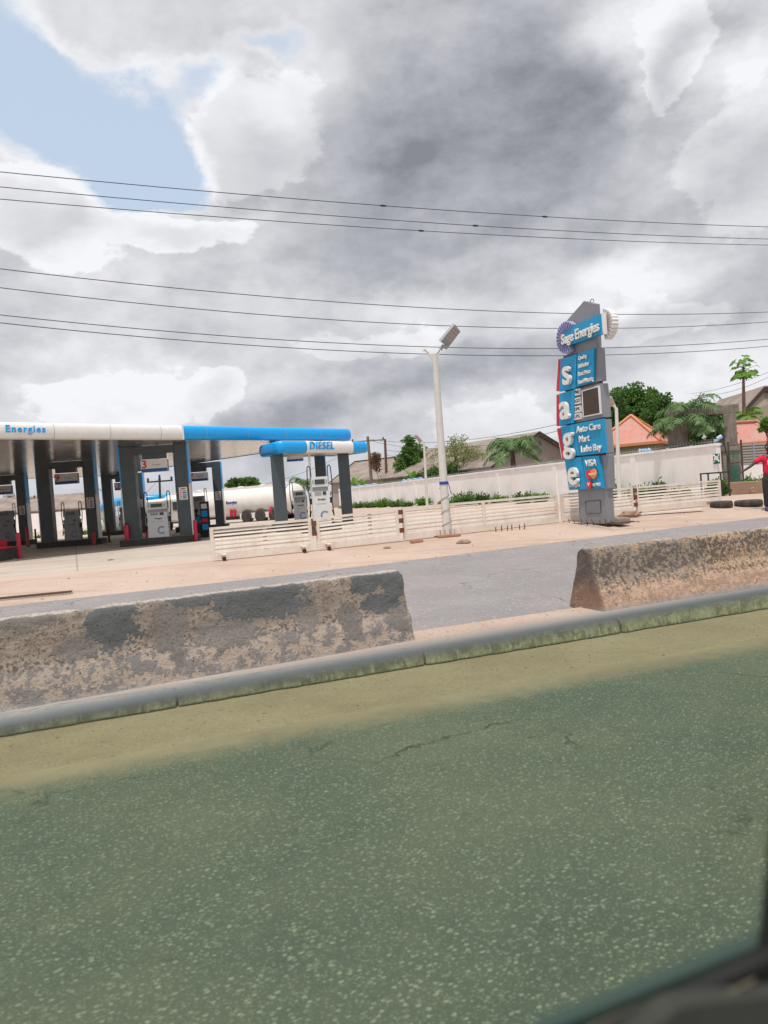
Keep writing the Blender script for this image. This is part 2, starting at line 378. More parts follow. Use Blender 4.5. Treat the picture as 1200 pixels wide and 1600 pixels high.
def f_fore(n, b):
    p = pos(n); a = n.noise(p, .28, 8, .6); d = n.noise(p, 2.2, 8, .7)
    u = n.vm('DOT_PRODUCT', p, tuple(S), out=1); v = n.vm('DOT_PRODUCT', p, tuple(V), out=1)
    def joint(x): return n.ss(n.m('ABSOLUTE', n.m('SUBTRACT', n.m('FRACT', n.m('DIVIDE', x, 5.0)), .5)), .494, .499)
    j = n.m('MAXIMUM', joint(u), joint(v))
    edge = n.ss(n.m('ADD', v, n.m('MULTIPLY', n.m('SUBTRACT', d, .5), 3.5)), 17.0, 19.5, 1, 0)
    c = n.mix(n.ss(a, .35, .65), (.50, .44, .375, 1), (.43, .365, .30, 1)); c = n.mix(n.ss(d, .5, .72, 0, .5), c, (.36, .29, .235, 1))
    trk = n.noise(n.vm('MULTIPLY', p, (.20, 2.2, 1)), 1, 5, .62); c = n.mix(n.ss(trk, .52, .68, 0, .5), c, (.30, .235, .19, 1)); oil = n.noise(p, 1.1, 4, .5); c = n.mix(n.ss(oil, .66, .74, 0, .5), c, (.16, .13, .11, 1))
    c = n.mix(n.m('MULTIPLY', j, .55), c, (.14, .11, .09, 1)); c = n.mix(edge, c, (.50, .385, .315, 1))
    n.l.new(c, b.inputs['Base Color']); bump(n, b, d, .01)
M['forecourt'] = mat('dusty_concrete_slab', f_fore, rough=.9)
def barrier_mat(name, o):
    """o: plane distance v0, patches [(px, py, rx, ry, kind)] mapped on the barrier's face, colours"""
    def fn(n, b):
        p = pos(n); z = n.new('ShaderNodeSeparateXYZ'); n.l.new(p, z.inputs[0]); z = z.outputs[2]
        u = n.vm('DOT_PRODUCT', p, tuple(S), out=1); vv = n.vm('DOT_PRODUCT', p, tuple(V), out=1)
        def cmb(a, b_, c):
            k = n.new('ShaderNodeCombineXYZ'); n.put(k.inputs[0], a); n.put(k.inputs[1], b_); n.put(k.inputs[2], c); return k.outputs[0]
        q = cmb(u, z, vv); q2 = cmb(u, z, 0.0)
        big = n.noise(q, 2.2, 8, .62); m = n.noise(q, 8, 9, .70, .3); g = n.noise(q, 30, 6, .68); gg = n.noise(q, 75, 4, .65); st = n.noise(n.vm('MULTIPLY', q, (13, 3, 13)), 1, 6, .7)
        c = n.mix(n.ss(m, .38, .62), o['tan'], o['pale'])
        c = n.mix(n.ss(g, .52, .58, 0, .8), c, o['pit'])
        c = n.mix(n.m('MULTIPLY', n.ss(gg, .58, .68, 0, .6), n.ss(big, .4, .6)), c, (.045, .036, .03, 1))
        # lower slope: flaked skin, grey showing between pale flakes
        zl = n.m('ADD', z, n.m('MULTIPLY', n.m('SUBTRACT', m, .5), .16)); low = n.ss(zl, o['hb'] + .02, o['hb'] - .03)
        fl = n.m('ADD', n.m('MULTIPLY', m, .65), n.m('MULTIPLY', g, .35))
        lc = n.mix(n.ss(fl, .485, .515), o['flake'], o['under']); lc = n.mix(n.ss(gg, .55, .66, 0, .4), lc, o['pit'])
        c = n.mix(low, c, lc)
        # grime where the slope breaks
        brk = n.m('MULTIPLY', n.ss(n.m('ABSOLUTE', n.m('SUBTRACT', z, o['hb'] + .02)), .0, .07, 1, 0), n.ss(g, .45, .56)); c = n.mix(n.m('MULTIPLY', brk, .75), c, (.07, .055, .045, 1))
        c = n.mix(n.m('MULTIPLY', n.ss(st, .53, .66), n.ss(z, .35, .7, .0, o['streak'])), c, (.075, .062, .052, 1))
        for kind, col, inner in (('mid', o['mid'], .8), ('dark', o['dark'], .95)):
            acc = None
            for px, py, rx, ry, kd in o['patches']:
                if kd != kind: continue
                w_ = onplane(px, py, V * o['v0'], V); e_ = onplane(px + rx, py, V * o['v0'], V); t_ = onplane(px, py - ry, V * o['v0'], V)
                cu, cz = w_.dot(S), w_.z; ru, rz_ = abs(e_.dot(S) - cu), abs(t_.z - cz)
                l_ = n.vm('LENGTH', n.vm('MULTIPLY', n.vm('SUBTRACT', q2, (cu, cz, 0)), (1 / ru, 1 / rz_, 0)), out=1); f = n.m('SUBTRACT', 1.0, l_)
                acc = f if acc is None else n.m('MAXIMUM', acc, f)
            if acc is None: continue
            fld = n.m('ADD', acc, n.m('ADD', n.m('MULTIPLY', n.m('SUBTRACT', m, .5), o.get('rag', 1.9)), n.m('MULTIPLY', n.m('SUBTRACT', g, .5), .6)))
            if o.get('speck') and kind == 'dark': fld = n.m('SUBTRACT', fld, n.ss(n.noise(q, 20, 7, .75), .54, .44, 0, 1.2))
            if kind == 'mid': fld = n.m('SUBTRACT', fld, n.ss(gg, .5, .62, 0, .35))
            cc_ = n.mix(n.ss(big, .35, .65), col, tuple(x * 1.35 for x in col[:3]) + (1,)); cc_ = n.mix(n.ss(gg, .58, .7, 0, .5), cc_, (.05, .045, .042, 1))
            pm_ = n.ss(fld, .0, .035, 0, inner); c = n.mix(pm_, c, cc_)
        if o.get('end') is not None:
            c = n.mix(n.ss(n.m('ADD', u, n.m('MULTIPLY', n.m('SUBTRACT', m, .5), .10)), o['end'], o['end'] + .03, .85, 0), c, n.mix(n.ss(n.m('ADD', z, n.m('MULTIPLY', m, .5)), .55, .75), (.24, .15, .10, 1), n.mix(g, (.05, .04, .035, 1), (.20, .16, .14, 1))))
        pit = n.new('ShaderNodeTexVoronoi'); n.l.new(q, pit.inputs['Vector']); pit.inputs['Scale'].default_value = 24
        pc = n.new('ShaderNodeSeparateColor'); n.l.new(pit.outputs['Color'], pc.inputs[0])
        pm = n.m('MULTIPLY', n.ss(pit.outputs[0], .08, .20, 1, 0), n.ss(pc.outputs[0], .80, .84)); c = n.mix(n.m('MULTIPLY', pm, .85), c, (.03, .025, .022, 1))
        # pale, ragged top edge
        c = n.mix(n.ss(n.m('ADD', z, n.m('MULTIPLY', n.m('SUBTRACT', m, .5), .05)), o['ztop'] - .012, o['ztop'], 0, .9), c, n.mix(n.ss(g, .5, .6), (.55, .49, .43, 1), (.33, .28, .24, 1)))
        n.l.new(c, b.inputs['Base Color'])
        bump(n, b, n.m('SUBTRACT', n.m('ADD', n.m('ADD', n.m('MULTIPLY', fl, 1.2), n.m('MULTIPLY', gg, .35)), n.m('MULTIPLY', m, .6)), n.m('MULTIPLY', pm, .7)), .03)
    return mat(name, fn, rough=.95)
M['barrierA'] = barrier_mat('barrier_concrete_grey', dict(v0=7.05, hb=.44, ztop=.835, streak=.35, tan=(.27, .225, .185, 1), pale=(.36, .305, .25, 1), pit=(.14, .105, .082, 1), flake=(.43, .36, .30, 1), under=(.235, .218, .21, 1),
    mid=(.155, .145, .135, 1), dark=(.088, .097, .102, 1), patches=[(175, 972, 42, 40, 'dark'), (405, 930, 78, 42, 'dark'), (305, 925, 45, 22, 'dark'), (575, 908, 26, 24, 'dark'), (618, 905, 24, 34, 'dark'), (596, 942, 32, 16, 'dark'),
    (262, 975, 34, 50, 'mid'), (478, 955, 20, 36, 'mid'), (40, 960, 60, 26, 'mid'), (350, 985, 60, 24, 'mid'), (120, 1005, 36, 20, 'mid'), (545, 970, 20, 30, 'mid'), (620, 960, 20, 30, 'mid')]))
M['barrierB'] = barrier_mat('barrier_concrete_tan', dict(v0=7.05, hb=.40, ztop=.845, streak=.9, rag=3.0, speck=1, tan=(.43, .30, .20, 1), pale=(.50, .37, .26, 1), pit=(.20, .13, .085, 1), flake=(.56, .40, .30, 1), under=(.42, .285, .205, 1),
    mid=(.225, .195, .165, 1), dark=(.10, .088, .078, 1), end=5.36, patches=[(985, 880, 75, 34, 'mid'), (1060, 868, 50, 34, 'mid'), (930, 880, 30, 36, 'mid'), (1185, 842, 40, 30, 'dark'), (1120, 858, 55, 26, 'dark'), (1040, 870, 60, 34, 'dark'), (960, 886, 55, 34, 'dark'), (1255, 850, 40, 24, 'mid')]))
def f_kerb(n, b):
    p = pos(n); m = n.noise(p, 7, 8, .7); g = n.noise(n.vm('MULTIPLY', p, (30, 30, 6)), 1, 5, .7)
    c = n.mix(n.ss(m, .4, .6), (.45, .41, .32, 1), (.24, .22, .17, 1)); c = n.mix(n.ss(g, .5, .65, 0, .8), c, (.62, .58, .45, 1))
    z = n.new('ShaderNodeSeparateXYZ'); n.l.new(p, z.inputs[0]); c = n.mix(n.ss(n.m('ADD', z.outputs[2], n.m('MULTIPLY', m, .03)), .03, .055, 1, 0), c, (.04, .035, .03, 1))  # near-black foot: shade of the undercut painted into the colour
    n.l.new(c, b.inputs['Base Color']); bump(n, b, n.m('ADD', m, g), .015)
M['kerb'] = mat('kerb_concrete', f_kerb, rough=.95)
def leafmat(name, a, b_, c_=None, tr=.35):
    m = bpy.data.materials.new(name); m.use_nodes = True; n = NT(m.node_tree); b = n.n['Principled BSDF']
    rnd = n.new('ShaderNodeNewGeometry').outputs['Random Per Island']
    c = n.mix(rnd, a, b_); p = pos(n)
    c = n.mix(n.ss(n.noise(p, 1.7, 3, .6), .4, .68), c, c_ or b_)
    n.l.new(c, b.inputs['Base Color']); b.inputs['Roughness'].default_value = .55; b.inputs['Specular IOR Level'].default_value = .3
    t = n.new('ShaderNodeBsdfTranslucent'); n.l.new(c, t.inputs[0]); mx = n.new('ShaderNodeMixShader'); mx.inputs[0].default_value = tr
    n.l.new(b.outputs[0], mx.inputs[1]); n.l.new(t.outputs[0], mx.inputs[2]); n.l.new(mx.outputs[0], n.n['Material Output'].inputs[0])
    return m
M['leaf'] = leafmat('leaf_green', (.05, .13, .03, 1), (.12, .24, .05, 1), (.16, .29, .07, 1))
M['leafdark'] = leafmat('leaf_dark', (.04, .10, .028, 1), (.10, .20, .05, 1), (.11, .20, .05, 1))
M['leafpale'] = leafmat('leaf_pale', (.22, .27, .08, 1), (.34, .36, .14, 1), (.28, .32, .12, 1), .5)
M['leafbright'] = leafmat('leaf_bright', (.09, .24, .03, 1), (.20, .36, .05, 1), (.14, .28, .05, 1))
M['palmleaf'] = leafmat('palm_leaf', (.06, .14, .045, 1), (.18, .27, .12, 1), (.12, .22, .07, 1), .25)
M['deadleaf'] = leafmat('dead_leaf', (.20, .12, .09, 1), (.28, .18, .13, 1), None, .2)
M['flower'] = mat('white_flower', None, (.7, .7, .66, 1), .7)
def f_ceil(n, b):
    p = obj(n); a = n.noise(n.vm('MULTIPLY', p, (1, 1, 1)), .9, 4, .6)
    wv = n.noise(n.vm('MULTIPLY', p, (.5, 6, 1)), 1.2, 4, .6)
    bump(n, b, n.m('ADD', n.m('MULTIPLY', wv, .8), a), .035)
    sx = n.new('ShaderNodeSeparateXYZ'); n.l.new(p, sx.inputs[0])
    ln = n.ss(n.m('ABSOLUTE', n.m('SUBTRACT', n.m('FRACT', n.m('MULTIPLY', sx.outputs[0], 3.3)), .5)), .46, .49)
    n.l.new(n.mix(n.m('MULTIPLY', ln, .7), (.74, .72, .70, 1), (.25, .24, .24, 1)), b.inputs['Base Color'])
M['ceiling'] = mat('glossy_metal_soffit', f_ceil, rough=.13, metal=.88)
M['soffit'] = mat('soffit_plain', None, (.55, .52, .5, 1), .4, .3)
# tinted safety glass: colour filter plus a weak mirror
gm = bpy.data.materials.new('tinted_glass'); gm.use_nodes = True; g = NT(gm.node_tree); g.n.clear()
def _glass():
    t = g.new('ShaderNodeBsdfTransparent'); t.inputs[0].default_value = (.70, .772, .665, 1)
    gl = g.new('ShaderNodeBsdfGlossy'); gl.inputs[0].default_value = (.85, .9, .9, 1); gl.inputs['Roughness'].default_value = .04
    lw = g.new('ShaderNodeFresnel'); lw.inputs[0].default_value = 1.35
    bf = g.new('ShaderNodeNewGeometry').outputs['Backfacing']; lwf = g.m('MULTIPLY', lw.outputs[0], g.m('SUBTRACT', 1.0, bf))
    mx = g.new('ShaderNodeMixShader'); g.l.new(lwf, mx.inputs[0]); g.l.new(t.outputs[0], mx.inputs[1]); g.l.new(gl.outputs[0], mx.inputs[2])
    o = g.new('ShaderNodeOutputMaterial'); g.l.new(mx.outputs[0], o.inputs[0])
_glass(); M['glass'] = gm
M['glassedge'] = mat('ground_glass_edge', None, (.155, .175, .185, 1), .4)
M['cardark'] = mat('car_dark_trim', None, (.010, .010, .011, 1), .7)  # near-black colour stands in for the shade inside the cabin
M['carseal'] = mat('rubber_seal', None, (.035, .060, .055, 1), .5)
M['cargrey'] = paint('car_grey_trim', (.034, .036, .030, 1), .8, .3, 30)
M['cartan'] = mat('car_bright_trim', None, (.17, .145, .10, 1), .45, .3)
M['plinth'] = paint('raw_concrete', (.30, .25, .20, 1), .95, .5, 6)
M['mesh'] = None
# ------------------------------------------------------------------ terrain: a height profile across the road (v) with a gentle rise to the right (s)
def lerp_tab(tab, x):
    if x <= tab[0][0]: return tab[0][1]
    for (a, b), (c, d) in zip(tab, tab[1:]):
        if x <= c: return b + (d - b) * (x - a) / (c - a)
    return tab[-1][1]
PROF = [(-400, 0), (6.42, 0), (7.5, .13), (14, .25), (16.4, .46), (20, .44), (28, .32), (33, .29), (1500, .29)]
def sm(x): x = max(0, min(1, x)); return x * x * (3 - 2 * x)
def gz(s, v): return lerp_tab(PROF, v) + .2 * sm((v - 11) / 5) * sm((s - 2) / 15)
def gxy(x, y): p = Vector((x, y, 0)); return gz(p.dot(S), p.dot(V))
def ground(px, py):
    d = ray(px, py); t = 2.0
    for _ in range(60000):
        p = CAM + d * t
        if p.z <= gxy(p.x, p.y): return p
        t += .01 if t < 120 else .1
    raise ValueError((px, py))
def foot(px, py, Y):
    """point of the terrain straight below the pixel ray at distance Y"""
    p = at(px, py, Y); p.z = gxy(p.x, p.y); return p
def strip(name, m, vs_, ss_, dz, kind='structure', wob=None):
    mb = MB(); pts = []
    # both long edges are turned down into the sheet below
    rows = [(vs_[0] - .10, -.006)] + [(v, dz) for v in vs_] + [(vs_[-1] + .10, -.006)] if dz > 0 else [(v, dz) for v in vs_]
    for v, dd in rows:
        for s_ in ss_:
            p = sv(s_, v); p.z = gz(s_, v) + dd; pts.append(p)
    n = len(ss_)
    mb.add(pts, [(i * n + j, i * n + j + 1, (i + 1) * n + j + 1, (i + 1) * n + j) for i in range(len(rows) - 1) for j in range(n - 1)], False)
    return tag(mb.build(name, M[m]), kind=kind)
SS = [-1500, -400, -120, -60, -40, -30, -24, -18, -12, -8, -4, 0, 2, 3.5, 5, 6.5, 8, 9.5, 11, 12.5, 14, 15.5, 17, 20, 26, 34, 50, 90, 200, 500, 1500]
gv = sorted(set([-400, -100, -20, 0, 3, 6.42, 7.0, 7.5, 9, 11, 11.5, 12, 12.5, 13, 13.5, 14, 14.5, 15, 15.5, 16, 16.4, 18, 20, 24, 28, 33, 40, 60, 100, 200, 500, 1500]))
strip('ground', 'sand', gv, SS, 0)
strip('near_road', 'near_asphalt', [-6, -2, 1, 3, 5.6], SS[4:-4], .006)
strip('sand_verge', 'verge', [5.45, 5.8, 6.1, 6.45], SS[4:-4], .012)
strip('far_road', 'far_asphalt', [7.55, 9, 10, 11, 11.5, 12, 12.5, 13, 13.5, 14.0], SS[4:-4], .005)
strip('forecourt', 'forecourt', [17.2, 18, 20, 24, 28, 33, 40, 60, 78], [-60, -40, -30, -24, -18, -12, -8, -4, 0, 2, 3.5, 5, 6.5, 8, 9.5, 11, 12.5, 14, 15.5], .006)

# median: raised bed of earth behind a row of kerb stones
def median():
    mb = MB(); ss = [-40 + i * 1.0 for i in range(81)]
    prof = [(6.60, .135), (6.75, .15), (7.4, .15), (7.6, .11)]
    pts = []
    for s_ in ss:
        for v, z in prof:
            pts.append(sv(s_, v + .03 * noise.noise(Vector((s_ * 1.3, v * 5, 0))), z + .012 * noise.noise(Vector((s_ * 2, v * 3, 3)))))
    n = len(prof); mb.add(pts, [(i * n + j, (i + 1) * n + j, (i + 1) * n + j + 1, i * n + j + 1) for i in range(len(ss) - 1) for j in range(n - 1)], True)
    tag(mb.build('median', M['sand']), kind='structure')
    k0 = ground(670, 1045).dot(S); k1 = ground(966, 990).dot(S); ln = k1 - k0
    kb = MB(); a = k0 - ln * 14
    for i in range(28):
        s0 = a + i * ln + .012; s1 = s0 + ln - .024; N = 40
        rowp = [(6.395, -.05), (6.40, .02), (6.415, .10), (6.44, .142), (6.48, .158), (6.56, .160), (6.64, .15), (6.66, .05)]
        jz = random.uniform(-.008, .008); jv = random.uniform(-.012, .012); pts = []
        for q in range(N + 1):
            s_ = s0 + (s1 - s0) * q / N; end = min(q, N - q)
            for v, z in rowp:
                nz = noise.noise(Vector((s_ * 6, z * 18, v * 4))) * .014 + noise.noise(Vector((s_ * 19, z * 30, 1))) * .010
                rr = .012 if end == 0 else 0
                pts.append(sv(s_, v + jv - nz * 1.2 + (rr if v < 6.5 else -rr), z + jz + nz * (1 if z > .05 else 0) - (rr if z > .1 else 0)))
        m_ = len(rowp)
        kb.add(pts, [(q * m_ + j, (q + 1) * m_ + j, (q + 1) * m_ + j + 1, q * m_ + j + 1) for q in range(N) for j in range(m_ - 1)], True)
        kb.add(pts[:m_], [tuple(range(m_))]); kb.add(pts[-m_:], [tuple(range(m_))[::-1]])
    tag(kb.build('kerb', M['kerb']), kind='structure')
median()
def pebbles():
    rnd = random.Random(5); b = MB()
    ico = [Vector(v) for v in ((0, 0, 1), (.9, 0, .3), (.3, .85, .3), (-.7, .5, .3), (-.7, -.5, .3), (.3, -.85, .3), (0, 0, -.4))]
    fc = [(0, 1, 2), (0, 2, 3), (0, 3, 4), (0, 4, 5), (0, 5, 1), (6, 2, 1), (6, 3, 2), (6, 4, 3), (6, 5, 4), (6, 1, 5)]
    for k in range(1500):
        z_ = rnd.random()
        if z_ < .40: s_, v = rnd.uniform(-6, 20), 14 + abs(rnd.gauss(0, 1.1)); r = rnd.uniform(.005, .012) if rnd.random() < .93 else rnd.uniform(.015, .03)
        elif z_ < .72: s_, v = rnd.uniform(-4, 10), 5.3 + 1.05 * rnd.random() ** .5; r = rnd.uniform(.004, .014)
        elif z_ < .85: s_, v = rnd.uniform(2.5, 6), rnd.uniform(6.7, 7.5); r = rnd.uniform(.004, .015)
        else: s_, v = rnd.uniform(-14, 16), rnd.uniform(16.5, 26); r = rnd.uniform(.006, .016)
        p = sv(s_, v); p.z = gz(s_, v) + (.012 if v < 6.5 else .15 if v < 7.55 else .004); a = rnd.random() * 6.3; e = rnd.uniform(.6, 1.6); ca, sa = math.cos(a), math.sin(a)
        b.add([p + Vector(((q.x * ca - q.y * sa) * r * e, (q.x * sa + q.y * ca) * r, q.z * r * .7)) for q in ico], fc)
    tag(b.build('pebbles', M['pebble']), 'small loose pebbles and grit scattered over the sand', 'pebbles', kind='stuff')
M['pebble'] = paint('grit', (.40, .31, .25, 1), .95, .8, 30, dcol=(.22, .16, .13, 1))
pebbles()

# ------------------------------------------------------------------ concrete median barriers
def barrier(s0, s1, vc0, mat_, label, seed, h=.70, skew=0.0):
    mb = MB()
    half = [(-.30, 0), (-.29, .06), (-.255, .20), (-.215, .29), (-.16, .37), (-.135, .50), (-.115, .62), (-.10, .68), (-.06, .705), (0, .71)]
    fine = []
    for (a, b), (c, d) in zip(half, half[1:]):
        k = max(1, int(((c - a) ** 2 + (d - b) ** 2) ** .5 / .03))
        for i in range(k): fine.append((a + (c - a) * i / k, b + (d - b) * i / k))
    fine.append(half[-1]); prof = fine + [(-x, z) for x, z in fine[::-1][1:]]
    N = int((s1 - s0) / .035); n = len(prof); pts = []
    for i in range(N + 1):
        t = i / N; s_ = s0 + (s1 - s0) * t
        vc = vc0 + skew * (s_ - s1)
        for x, z in prof:
            z = z * h / .71
            end = min(t, 1 - t) * (s1 - s0)
            ztop = z - (.018 * max(0, 1 - end / .05) ** 2 if z > .6 * h else 0)
            q = Vector((s_, z * 1.0, x * 2 + seed))
            d = noise.noise(q * 3) * .010 + noise.noise(q * 11) * .007 + noise.noise(q * 31) * .004
            chip = 0
            if z > .62 * h / .71: 
                cn = noise.noise(Vector((s_ * 5, seed, x * 4))) + .5 * noise.noise(Vector((s_ * 16, seed, x * 9)))
                chip = max(0, cn - .15) * .028
            inx = -1 if x < 0 else 1
            pts.append(sv(s_ - (.0 if end > .001 else (-.02 if t < .5 else .02) * noise.noise(q * 7)), vc + x - inx * d * (1 if abs(x) > .02 else 0) - inx * chip * .5, .14 + ztop + (d if z > .6 else 0) - chip))
    mb.add(pts, [(i * n + j, (i + 1) * n + j, (i + 1) * n + j + 1, i * n + j + 1) for i in range(N) for j in range(n - 1)], True)
    mb.add(pts[:n], [tuple(range(n))]); mb.add(pts[-n:], [tuple(range(n))[::-1]])
    o = mb.build('concrete_barrier', mat_, loc=sv((s0 + s1) / 2, vc0 + skew * (s0 - s1) / 2, .14))
    return tag(o, label, 'barrier', 'concrete barriers along the median')
barrier(-3.4, 3.04, 7.26, M['barrierA'], 'grey-patched flaking concrete road barrier at left, in front of the filling station', 1.3, skew=.085)
barrier(5.34, 14.5, 7.28, M['barrierB'], 'tan weathered concrete road barrier at right with a dark stained end face', 8.7)

# ------------------------------------------------------------------ filling station
A0, C0 = Vector((-12.5, 25, 0)), Vector((-1.36, 36.9, 0))
U = (A0 - C0).normalized(); W = Vector((-U.y, U.x, 0)); W = W if W.y > 0 else -W      # U runs left along the front, W runs back
ZC, HF = 4.37, .56
def sweep(mb, path, prof, mi=0):
    n = len(prof); pts = []
    for p, nrm in path:
        for o, z in prof: pts.append(p + nrm * o + Z * z)
    mb.add(pts, [(i * n + j, (i + 1) * n + j, (i + 1) * n + j + 1, i * n + j + 1) for i in range(len(path) - 1) for j in range(n - 1)], True, mi)
    return pts[:n], pts[-n:]
def bull(h, b, k=12):
    pr = [(-.12, 0)]
    for i in range(k + 1):
        a = -math.pi / 2 + math.pi * i / k; c, s_ = math.cos(a), math.sin(a)
        pr.append((b * abs(c) ** .75, h / 2 + h / 2 * (abs(s_) ** .8) * (1 if s_ > 0 else -1)))
    return pr + [(-.12, h)]
def rectpath(P, e1, n1, l1, e2, l2, r=.35, k=7):
    """corner P; side 1 runs along e1 (outward normal n1), side 2 along e2 (outward normal -e1)"""
    out1 = [(P + e1 * l1, n1), (P + e1 * r, n1)]
    cen = P + e1 * r + e2 * r
    arc = []
    for i in range(1, k):
        a = math.pi / 2 * i / k; nn = (n1 * math.cos(a) - e1 * math.sin(a)).normalized(); arc.append((cen + nn * r, nn))
    out2 = [(P + e2 * r, -e1), (P + e2 * l2, -e1)]
    return out1, arc, out2
canopy = thing('filling_station_canopy', C0 + Z * gxy(C0.x, C0.y), 'large forecourt canopy with white and blue rounded edge on charcoal portal columns', 'canopy')
def build_canopy():
    LF, LW = 34.0, 24.0
    P = C0 + Z * ZC
    mb = MB(); c = [P, P + U * LF, P + U * LF + W * LW, P + W * LW]
    # soffit in its own axes so that the panel lines follow the canopy
    rz = math.atan2(U.y, U.x)
    inv = Matrix.Rotation(-rz, 4, 'Z') @ Matrix.Translation(-P)
    q = [inv @ v for v in c]; nx, ny = 60, 40
    x0, x1 = min(v.x for v in q), max(v.x for v in q); y0, y1 = min(v.y for v in q), max(v.y for v in q)
    pts = [(x0 + (x1 - x0) * i / nx, y0 + (y1 - y0) * j / ny, .02) for i in range(nx + 1) for j in range(ny + 1)]
    mb.add(pts, [(i * (ny + 1) + j, i * (ny + 1) + j + 1, (i + 1) * (ny + 1) + j + 1, (i + 1) * (ny + 1) + j) for i in range(nx) for j in range(ny)])
    cz = MB(); 
    o = mb.build('soffit', M['ceiling'], canopy, local=True); o.matrix_local = world_of(canopy).inverted() @ inv.inverted()
    rf = MB(); rf.prism([v + Z * .12 for v in c], Z * .30); rf.build('roof_deck', M['soffit'], canopy)
    prof = bull(HF, .20); s1, arc, s2 = rectpath(P, U, -W, LF, W, LW)
    # split between the white and the blue lengths at pixel column 292
    k = (292 - 600) / F; t = ((C0.x - k * C0.y) / (k * U.y - U.x))
    sp = P + U * t
    a = MB(); sweep(a, [(sp + U * (LF - t) * (1 - i / 12), -W) for i in range(13)], prof); a.build('fascia_band', M['white'], canopy)
    b = MB(); sweep(b, [(sp - U * .004, -W)] + [(P + U * x, -W) for x in (t * .66, t * .33)] + s1[1:] + arc + s2, prof); b.build('fascia_band', M['cyan'], canopy)
    b = MB(); sweep(b, [(P + W * (LW), W), (P + W * LW + U * LF, W)][::-1], prof); b.build('fascia_band', M['white'], canopy)
    ed = MB(); ed.box(sp - W * .11 + Z * (HF / 2), (.05, .24, HF + .01), math.atan2(U.y, U.x)); ed.build('joint_strip', M['white'], canopy)
    for i in range(1, 17):
        x = i * 2.05; sm_ = MB()
        for (o, z), (o2, z2) in zip(prof[1:-1], prof[2:-1]): sm_.box(P + U * x - W * ((o + o2) / 2 + .0) + Z * ((z + z2) / 2), (.014, .008, ((z2 - z) ** 2 + (o2 - o) ** 2) ** .5 + .004), M=Matrix((U, W, Z)).transposed() @ Matrix.Rotation(math.atan2(o2 - o, z2 - z), 3, 'X'))
        sm_.build('joint_strip', M['pumpgrey'], canopy)
    # lettering
    D = -U
    k = (48.5 - 600) / F; t = ((C0.x - k * C0.y) / (k * U.y - U.x)); pc = P + U * t - W * .20 + Z * (HF * .56)
    text('lettering', 'Energies', .335, frame(pc, D), M['cyan'], canopy, .025, .006, space=1.2, sx=.96)
    text('lettering', 'Sage', .335, frame(pc + U * 1.42, D), M['cyan'], canopy, .03, .009, space=1.13)
build_canopy()

def column(p, yaw, wd, dp, z0, z1, side, sticker=False, seed=0):
    m = Matrix.Rotation(yaw, 3, 'Z'); mid = Z * ((z0 + z1) / 2)
    mb = MB(); mb.box(p + mid, (wd, dp, z1 - z0), M=m, bev=.012)
    c = mb.build('column', M['charcoal'], canopy)
    if side:
        zs = z1 - (z1 - z0) * .44; x = side * (wd / 2 + .02)
        b = MB(); b.box(p + m @ Vector((x, 0, 0)) + Z * ((zs + z1) / 2), (.045, dp + .01, z1 - zs), M=m); b.build('side_panel', M['cyan'], c)
        b = MB(); b.box(p + m @ Vector((x, 0, 0)) + Z * ((z0 + zs) / 2), (.045, dp + .01, zs - z0 - .01), M=m); b.build('side_panel', M['white'], c)
    if sticker:
        f = p + m @ Vector((0, -dp / 2 - .006, 0)); zc = z0 + (z1 - z0) * .455
        b = MB(); b.box(f + Z * zc, (.34, .012, .52), M=m); st = b.build('price_sticker', M['white'], c)
        hb = MB(); hb.box(f + m @ Vector((0, -.008, 0)) + Z * (zc + .19), (.18, .004, .04), M=m); hb.build('print', M['dark'], st)
        for i, mm in enumerate(('orange', 'navy', 'cyan', 'deepblue', 'navy')):
            b = MB(); b.box(f + m @ Vector((.05, -.008, 0)) + Z * (zc + .11 - i * .075), (.15, .004, .045), M=m); b.build('print', M[mm], st)
        for i in range(5):
            b = MB(); b.box(f + m @ Vector((-.10, -.008, 0)) + Z * (zc + .11 - i * .075), (.05, .004, .04), M=m); b.build('print', M['brightred'], st)
def island(c, yaw, ln, wd, lab, h=.28):
    z = gxy(c.x, c.y); m = Matrix.Rotation(yaw, 3, 'Z')
    t = thing('pump_island', (c.x, c.y, z), lab, 'pump island', yaw, 'pump islands under the canopy')
    b = MB(); r = wd / 2; pts = []
    for sx in (1, -1):
        for i in range(9):
            a = -math.pi / 2 + math.pi * i / 8
            pts.append(Vector((sx * (ln / 2 - .12) + sx * math.cos(a) * .12, sx * math.sin(a) * r, -.05)))
    b.prism(pts, Z * (h + .05)); b.build('kerb_ring', M['islandkerb'], t, local=True)
    b = MB(); b.box((0, 0, h + .006), (ln - .16, wd - .14, .02)); b.build('island_top', M['plinth'], t, local=True)
    return t, z + h + .016
PY = R(5)
